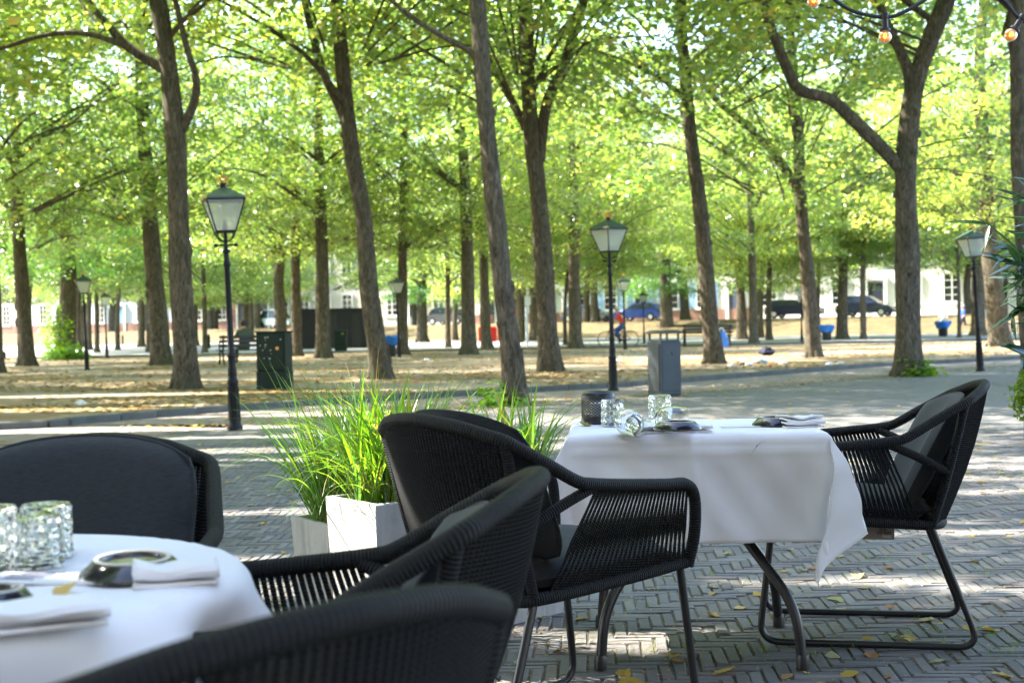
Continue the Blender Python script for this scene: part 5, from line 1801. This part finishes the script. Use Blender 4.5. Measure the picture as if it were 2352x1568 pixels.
# ------------------------------------------------------------------ cars on the far road, small red vehicle
def carpaint(name, col):
    t = NT(name)
    t.set(col=col, rough=.28, coat=.6, metal=.2)
    M[name] = t.mat
for n_, c_ in (('car_blue', (.015, .06, .36)), ('car_navy', (.01, .014, .06)), ('car_black', (.012, .012, .016)), ('car_pale', (.40, .47, .44)), ('car_grey', (.12, .13, .15))): carpaint(n_, c_)
def car(px, paint, label, tall=1.0, L=4.2, flip=False):
    x0 = (px - 1176) / F
    y = 116 / (1 + .614 * x0)
    e = empty('parked_car', (x0 * y, y, 1.2), TH + (math.pi if flip else 0), label, 'car', 'cars parked on the far road')
    prof = [(-.5, .30), (-.495, .55), (-.46, .82), (-.40, .90), (-.30, .94), (.18, .94), (.22, .90), (.42, .80), (.49, .66), (.50, .40), (.48, .26), (-.48, .26)]
    cab = [(-.44, .90), (-.36, 1.34 * tall), (-.28, 1.45 * tall), (.02, 1.46 * tall), (.08, 1.40 * tall), (.24, .92)]
    def extr(b, pr, w0, w1, zmid):
        n = len(pr)
        vs = []
        for s in (-1, 1):
            for (x, z) in pr:
                k = w0 + (w1 - w0) * max(0, min(1, (z - zmid) / .6))
                vs.append((x * L, s * k, z))
        fs = [tuple(range(n - 1, -1, -1)), tuple(range(n, 2 * n))]
        for k in range(n):
            fs.append((k, (k + 1) % n, n + (k + 1) % n, n + k))
        b.add(vs, fs)
    b = MB(); extr(b, prof, .86, .82, .6)
    o_ = b.build('body', M[paint], e); bv_ = o_.modifiers.new('round', 'BEVEL'); bv_.width = .05; bv_.segments = 2
    b = MB(); extr(b, cab, .78, .62, .9)
    o_ = b.build('cabin', M[paint], e); bv_ = o_.modifiers.new('round', 'BEVEL'); bv_.width = .05; bv_.segments = 2
    for s in (-1, 1):
        for (xa, xb, xc, xd) in ((-.40, -.16, -.31, -.16), (-.14, .17, -.14, .05)):
            z0, z1 = .97, 1.34 * tall
            wa, wb = (.78 - .16 * .12) + .006, (.78 - .16 * .73 * tall) + .012
            MB().add([(xa * L, s * wa, z0), (xb * L, s * wa, z0), (xd * L, s * wb, z1), (xc * L, s * wb, z1)], [(0, 1, 2, 3)]).build('side_window', M['window_glass'], e, False)
    MB().add([(.245 * L, -.66, .95), (.245 * L, .66, .95), (.105 * L, .58, 1.36 * tall), (.105 * L, -.58, 1.36 * tall)], [(0, 1, 2, 3)]).build('windscreen', M['window_glass'], e, False)
    for x in (-.31, .31):
        for s in (-1, 1):
            wo = MB().lathe([(.18, -.1), (.31, -.09), (.32, 0), (.31, .09), (.18, .1)], 20, (x * L, s * .80, .31), Matrix.Rotation(R(90), 4, 'X')).build('wheel', M['rubber'], e)
            MB().lathe([(.19, -.105), (.19, .105)], 14, (x * L, s * .80, .31), Matrix.Rotation(R(90), 4, 'X')).build('rim', M['chrome'], wo)
    for s in (-1, 1):
        MB().box((.485 * L, s * .6, .66), (.08, .3, .13)).build('headlight', M['white_paint'], e, False)
        MB().box((-.49 * L, s * .62, .75), (.06, .2, .2)).build('tail_light', M['red_paint'], e, False)
car(1472, 'car_blue', 'bright blue car parked behind the cyclist and mottled trunk', flip=True)
car(1826, 'car_navy', 'dark blue car parked before the white house door', .95)
car(1992, 'car_navy', 'navy hatchback parked left of the thick forked tree', 1.05)
car(1035, 'car_black', 'black car parked behind the pale brown trunk', 1.05)
car(640, 'car_pale', 'pale van parked behind the green cabinet', 1.25)
car(1350, 'car_grey', 'grey car parked left of the middle lamp', 1.0)
p = G(1146, 795, .03)
e = empty('red_service_cart', p, 0, 'small red service cart half hidden behind the leaning tree', 'cart')
MB().box((-.55, 0, .62), (.9, 1.0, .75), bev=.06).build('cargo_bed', M['red_paint'], e)
MB().box((.42, 0, 1.05), (.95, 1.0, 1.65), bev=.10).build('cab', M['red_paint'], e)
MB().box((.42, -.508, 1.45), (.7, .02, .55)).build('side_window', M['window_glass'], e, False)
for x in (-.6, .5):
    for s in (-1, 1): MB().lathe([(.1, -.08), (.23, -.07), (.23, .07), (.1, .08)], 16, (x, s * .46, .23), Matrix.Rotation(R(90), 4, 'X')).build('wheel', M['rubber'], e)

# ------------------------------------------------------------------ bags and litter by the trees
e = empty('blue_bag', G(1658, 797, SANDZ), 0, 'bright blue bag leaning by the right end of the bench', 'bag')
vs, fs = [], []
for j in range(7):
    z = .62 * j / 6
    for k in range(12):
        a = 6.283 * k / 12
        q = .26 * (1 - .35 * (z / .62) ** 2) * (1 + .1 * math.sin(3 * a + j))
        vs.append((q * math.cos(a), q * .6 * math.sin(a), z))
for j in range(6):
    for k in range(12): fs.append((j * 12 + k, j * 12 + (k + 1) % 12, (j + 1) * 12 + (k + 1) % 12, (j + 1) * 12 + k))
fs.append(tuple(range(72, 84)))
MB().add(vs, fs).build('bag_body', M['blue_bag'], e)
MB().tube(crom([(-.1, 0, .6), (-.06, 0, .74), (.06, 0, .74), (.1, 0, .6)], 4), .015, 6).build('handle', M['white_paint'], e)
def lump(loc, s, mat, label, name, cat, seed, group=None, squash=.6):
    r = random.Random(seed)
    b = MB()
    n, m_ = 9, 7
    vs, fs = [], []
    for j in range(m_):
        ph = math.pi * j / (m_ - 1)
        for k in range(n):
            a = 6.283 * k / n
            q = s * r.uniform(.65, 1.2)
            vs.append((q * math.sin(ph) * math.cos(a), q * math.sin(ph) * math.sin(a), max(0, s * squash * .8 - q * squash * math.cos(ph))))
    for j in range(m_ - 1):
        for k in range(n): fs.append((j * n + k, j * n + (k + 1) % n, (j + 1) * n + (k + 1) % n, (j + 1) * n + k))
    o_ = b.add(vs, fs).build(name, M[mat], None, False, loc)
    return tag(o_, label, cat, group)
lump(G(1762, 816, SANDZ), .22, 'navy_cloth', 'dark crumpled backpack lying on the sand between two trunks', 'backpack', 'bag', 3)
for i, (x, y, s, mt, lab) in enumerate([(1680, 842, .09, 'white_litter', 'white scrap of litter just right of the slender trunk'), (1722, 840, .10, 'white_litter', 'larger crumpled white litter right of the slender trunk'), (1752, 834, .13, 'pale_blue_cloth', 'pale blue litter on the sand before the backpack'), (1706, 838, .07, 'navy_cloth', 'small dark scrap among the white litter'),
                                        (1800, 836, .10, 'white_litter', 'white litter left of the forked tree foot'), (1905, 838, .10, 'white_litter', 'white litter right of the forked tree foot'), (1930, 836, .08, 'white_litter', 'small white scrap on the sand near the kerb'), (1420, 832, .11, 'white_litter', 'white litter on the sand right of the middle lamp'),
                                        (186, 930, .09, 'white_litter', 'white scrap lying on the leafy sand at left'), (878, 862, .06, 'white_litter', 'white scrap at the foot of the slanting tree'), (1770, 842, .06, 'red_paint', 'tiny red scrap near the pale blue litter'), (980, 828, .09, 'white_litter', 'white scrap on the sand in the middle')]):
    lump(G(x, y, SANDZ), s, mt, lab, 'litter_scrap', 'litter', i + 20, 'scraps of litter', .4)

# ivy and sprouts at the foot of the left tree
def sprouts(px, py, z0, label, n, Rr, Hh, mat='sprout_leaf', seed=1, name='sprouting_shoots'):
    me = leaf_cloud(seed, n, 30, Rr, Hh, .13, mat, None, spread=.3)
    me.name = 'foliage'
    e = empty(name, G(px, py, z0), 0, label, 'plant')
    obj('foliage', me, e)
    r = random.Random(seed)
    for k in range(6):
        MB().tube([(0, 0, 0), (r.uniform(-.2, .2), r.uniform(-.2, .2), Hh * .5), (r.uniform(-.4, .4) * Rr, r.uniform(-.4, .4) * Rr, Hh * .9)], .012, 4).build('stem', M['bark'], e)
    return e
sprouts(152, 826, SANDZ, 'bright green sprouts round the foot of the ivy clad tree', 46, .75, .5, seed=5)
e = sprouts(133, 824, SANDZ, 'bright yellow green ivy climbing the left tree', 36, .42, 2.3, seed=6, name='climbing_ivy')
sprouts(2110, 857, SANDZ, 'small green weed at the foot of the thick forked tree', 10, .18, .2, seed=7, name='weed')
sprouts(1178, 930, 0, 'green weeds round the foot of the leaning dark tree', 9, .28, .13, seed=8, name='weed')

# ------------------------------------------------------------------ fallen leaves
r4 = random.Random(21)
big = [(1920, 1378, .075), (1930, 1400, .05), (1970, 1325, .07), (2240, 1290, .055), (1715, 1248, .06), (2125, 1425, .07), (2155, 1432, .05), (1660, 1545, .09), (1640, 1415, .06), (1985, 1350, .045), (2230, 1445, .06), (2090, 1470, .05), (1700, 1398, .06), (1840, 1408, .085), (1740, 1365, .05), (2040, 1395, .05), (1950, 1550, .07), (2275, 1448, .07), (1450, 1568, .09), (1900, 1300, .05), (1845, 1310, .05), (2060, 1465, .05), (1640, 1350, .05), (1340, 1420, .06), (1300, 1380, .05), (1560, 1520, .06), (2000, 1505, .06), (2150, 1520, .05)]
leaves = [(G(x, y), s) for x, y, s in big]
while len(leaves) < 290:
    y = 3.75 + 8.5 * r4.random() ** 2.3
    x = r4.uniform(-.38, .39) * y
    leaves.append((Vector((x, y, 0)), r4.uniform(.028, .062)))
for i, (p, s) in enumerate(leaves):
    o_ = obj('fallen_leaf', leafmeshes[i % 9], None, (p.x, p.y, .002))
    o_.scale = (s, s, s * r4.uniform(.6, 1.2))
    o_.rotation_euler = (r4.gauss(0, .15), r4.gauss(0, .15), r4.uniform(0, 6.28))
    tag(o_, 'dry yellow leaf fallen on the dark brick paving', 'leaf', 'leaves scattered on the paving')
# litter of leaves further off, beyond counting
def litter(name, pts, size, mat, label, seed):
    g_ = np.random.default_rng(seed)
    n = len(pts)
    p = np.array(pts, float)
    a = g_.random(n) * 6.283
    L = size * g_.uniform(.6, 1.4, n)
    d = np.stack([np.cos(a), np.sin(a), g_.normal(0, .18, n)], 1) * L[:, None]
    sd = np.stack([-np.sin(a), np.cos(a), g_.normal(.1, .25, n)], 1) * (L * .42)[:, None]
    v = np.empty((n, 4, 3))
    v[:, 0] = p - d * .5; v[:, 1] = p + sd; v[:, 2] = p + d * .5; v[:, 3] = p - sd
    v[:, :, 2] = np.maximum(v[:, :, 2], p[:, 2][:, None] + .003)
    me = bpy.data.meshes.new(name)
    me.from_pydata(v.reshape(-1, 3).tolist(), [], [tuple(range(4 * i, 4 * i + 4)) for i in range(n)])
    me.materials.append(M[mat])
    return tag(obj(name, me), label, 'leaf litter', None, 'stuff')
r5 = random.Random(9)
pts = []
while len(pts) < 30000:
    y = 16 + 42 * r5.random() ** 1.3
    x = r5.uniform(-.42, .42) * y
    if y < kerb_y(x) + .3: continue
    c = math.sin(x * .7 + y * .5) + math.sin(x * .23 - y * .9 + 2) + .8 * math.sin(y * 2.1 + x)
    if c < r5.uniform(-1.2, 1.3): continue
    pts.append((x, y, SANDZ + .003))
litter('leaf_litter', pts, .095, 'litter_brown', 'brown leaf litter strewn over the sand beyond the kerb', 1)
pts = []
while len(pts) < 3600:
    x = r5.uniform(-7, 12)
    k = kerb_y(x)
    if r5.random() < .65: y = k - r5.gauss(3.1, .7)
    else: y = r5.uniform(8, max(9, k - .3))
    if y > k - .1 or abs(x) > .43 * y: continue
    pts.append((x, y, .002))
litter('street_leaves', pts, .06, 'fallen_yellow', 'small yellow leaves strewn along the street before the kerb', 2)

# crumbs of leaf, sand and moss caught in the joints of the paving
r6 = random.Random(33)
pts = []
while len(pts) < 9000:
    y = 3.3 + 8 * r6.random() ** 1.5
    x = r6.uniform(-.4, .41) * y
    pts.append((x, y, .0 - .003 * r6.random()))
litter('paving_crumbs', pts, .011, 'litter_brown', 'crumbs of dry leaf and sand between the bricks', 3)
b = MB()
for k in range(420):
    y = 4.4 + 6 * r6.random() ** 1.3
    x = r6.uniform(-.1, .41) * y
    if math.sin(x * 3.1 + y * 2.3) + math.sin(y * 4.7 - x) < .2: continue
    for j in range(4):
        blade(b, (x + r6.gauss(0, .012), y + r6.gauss(0, .012), -.005), r6.uniform(0, 6.28), r6.uniform(.012, .03), r6.uniform(.1, .9), .0035, .6, r6, 3)
tag(b.build('joint_grass', M['grass_blade']), 'tiny grass tufts growing in the joints of the paving', 'grass', None, 'stuff')
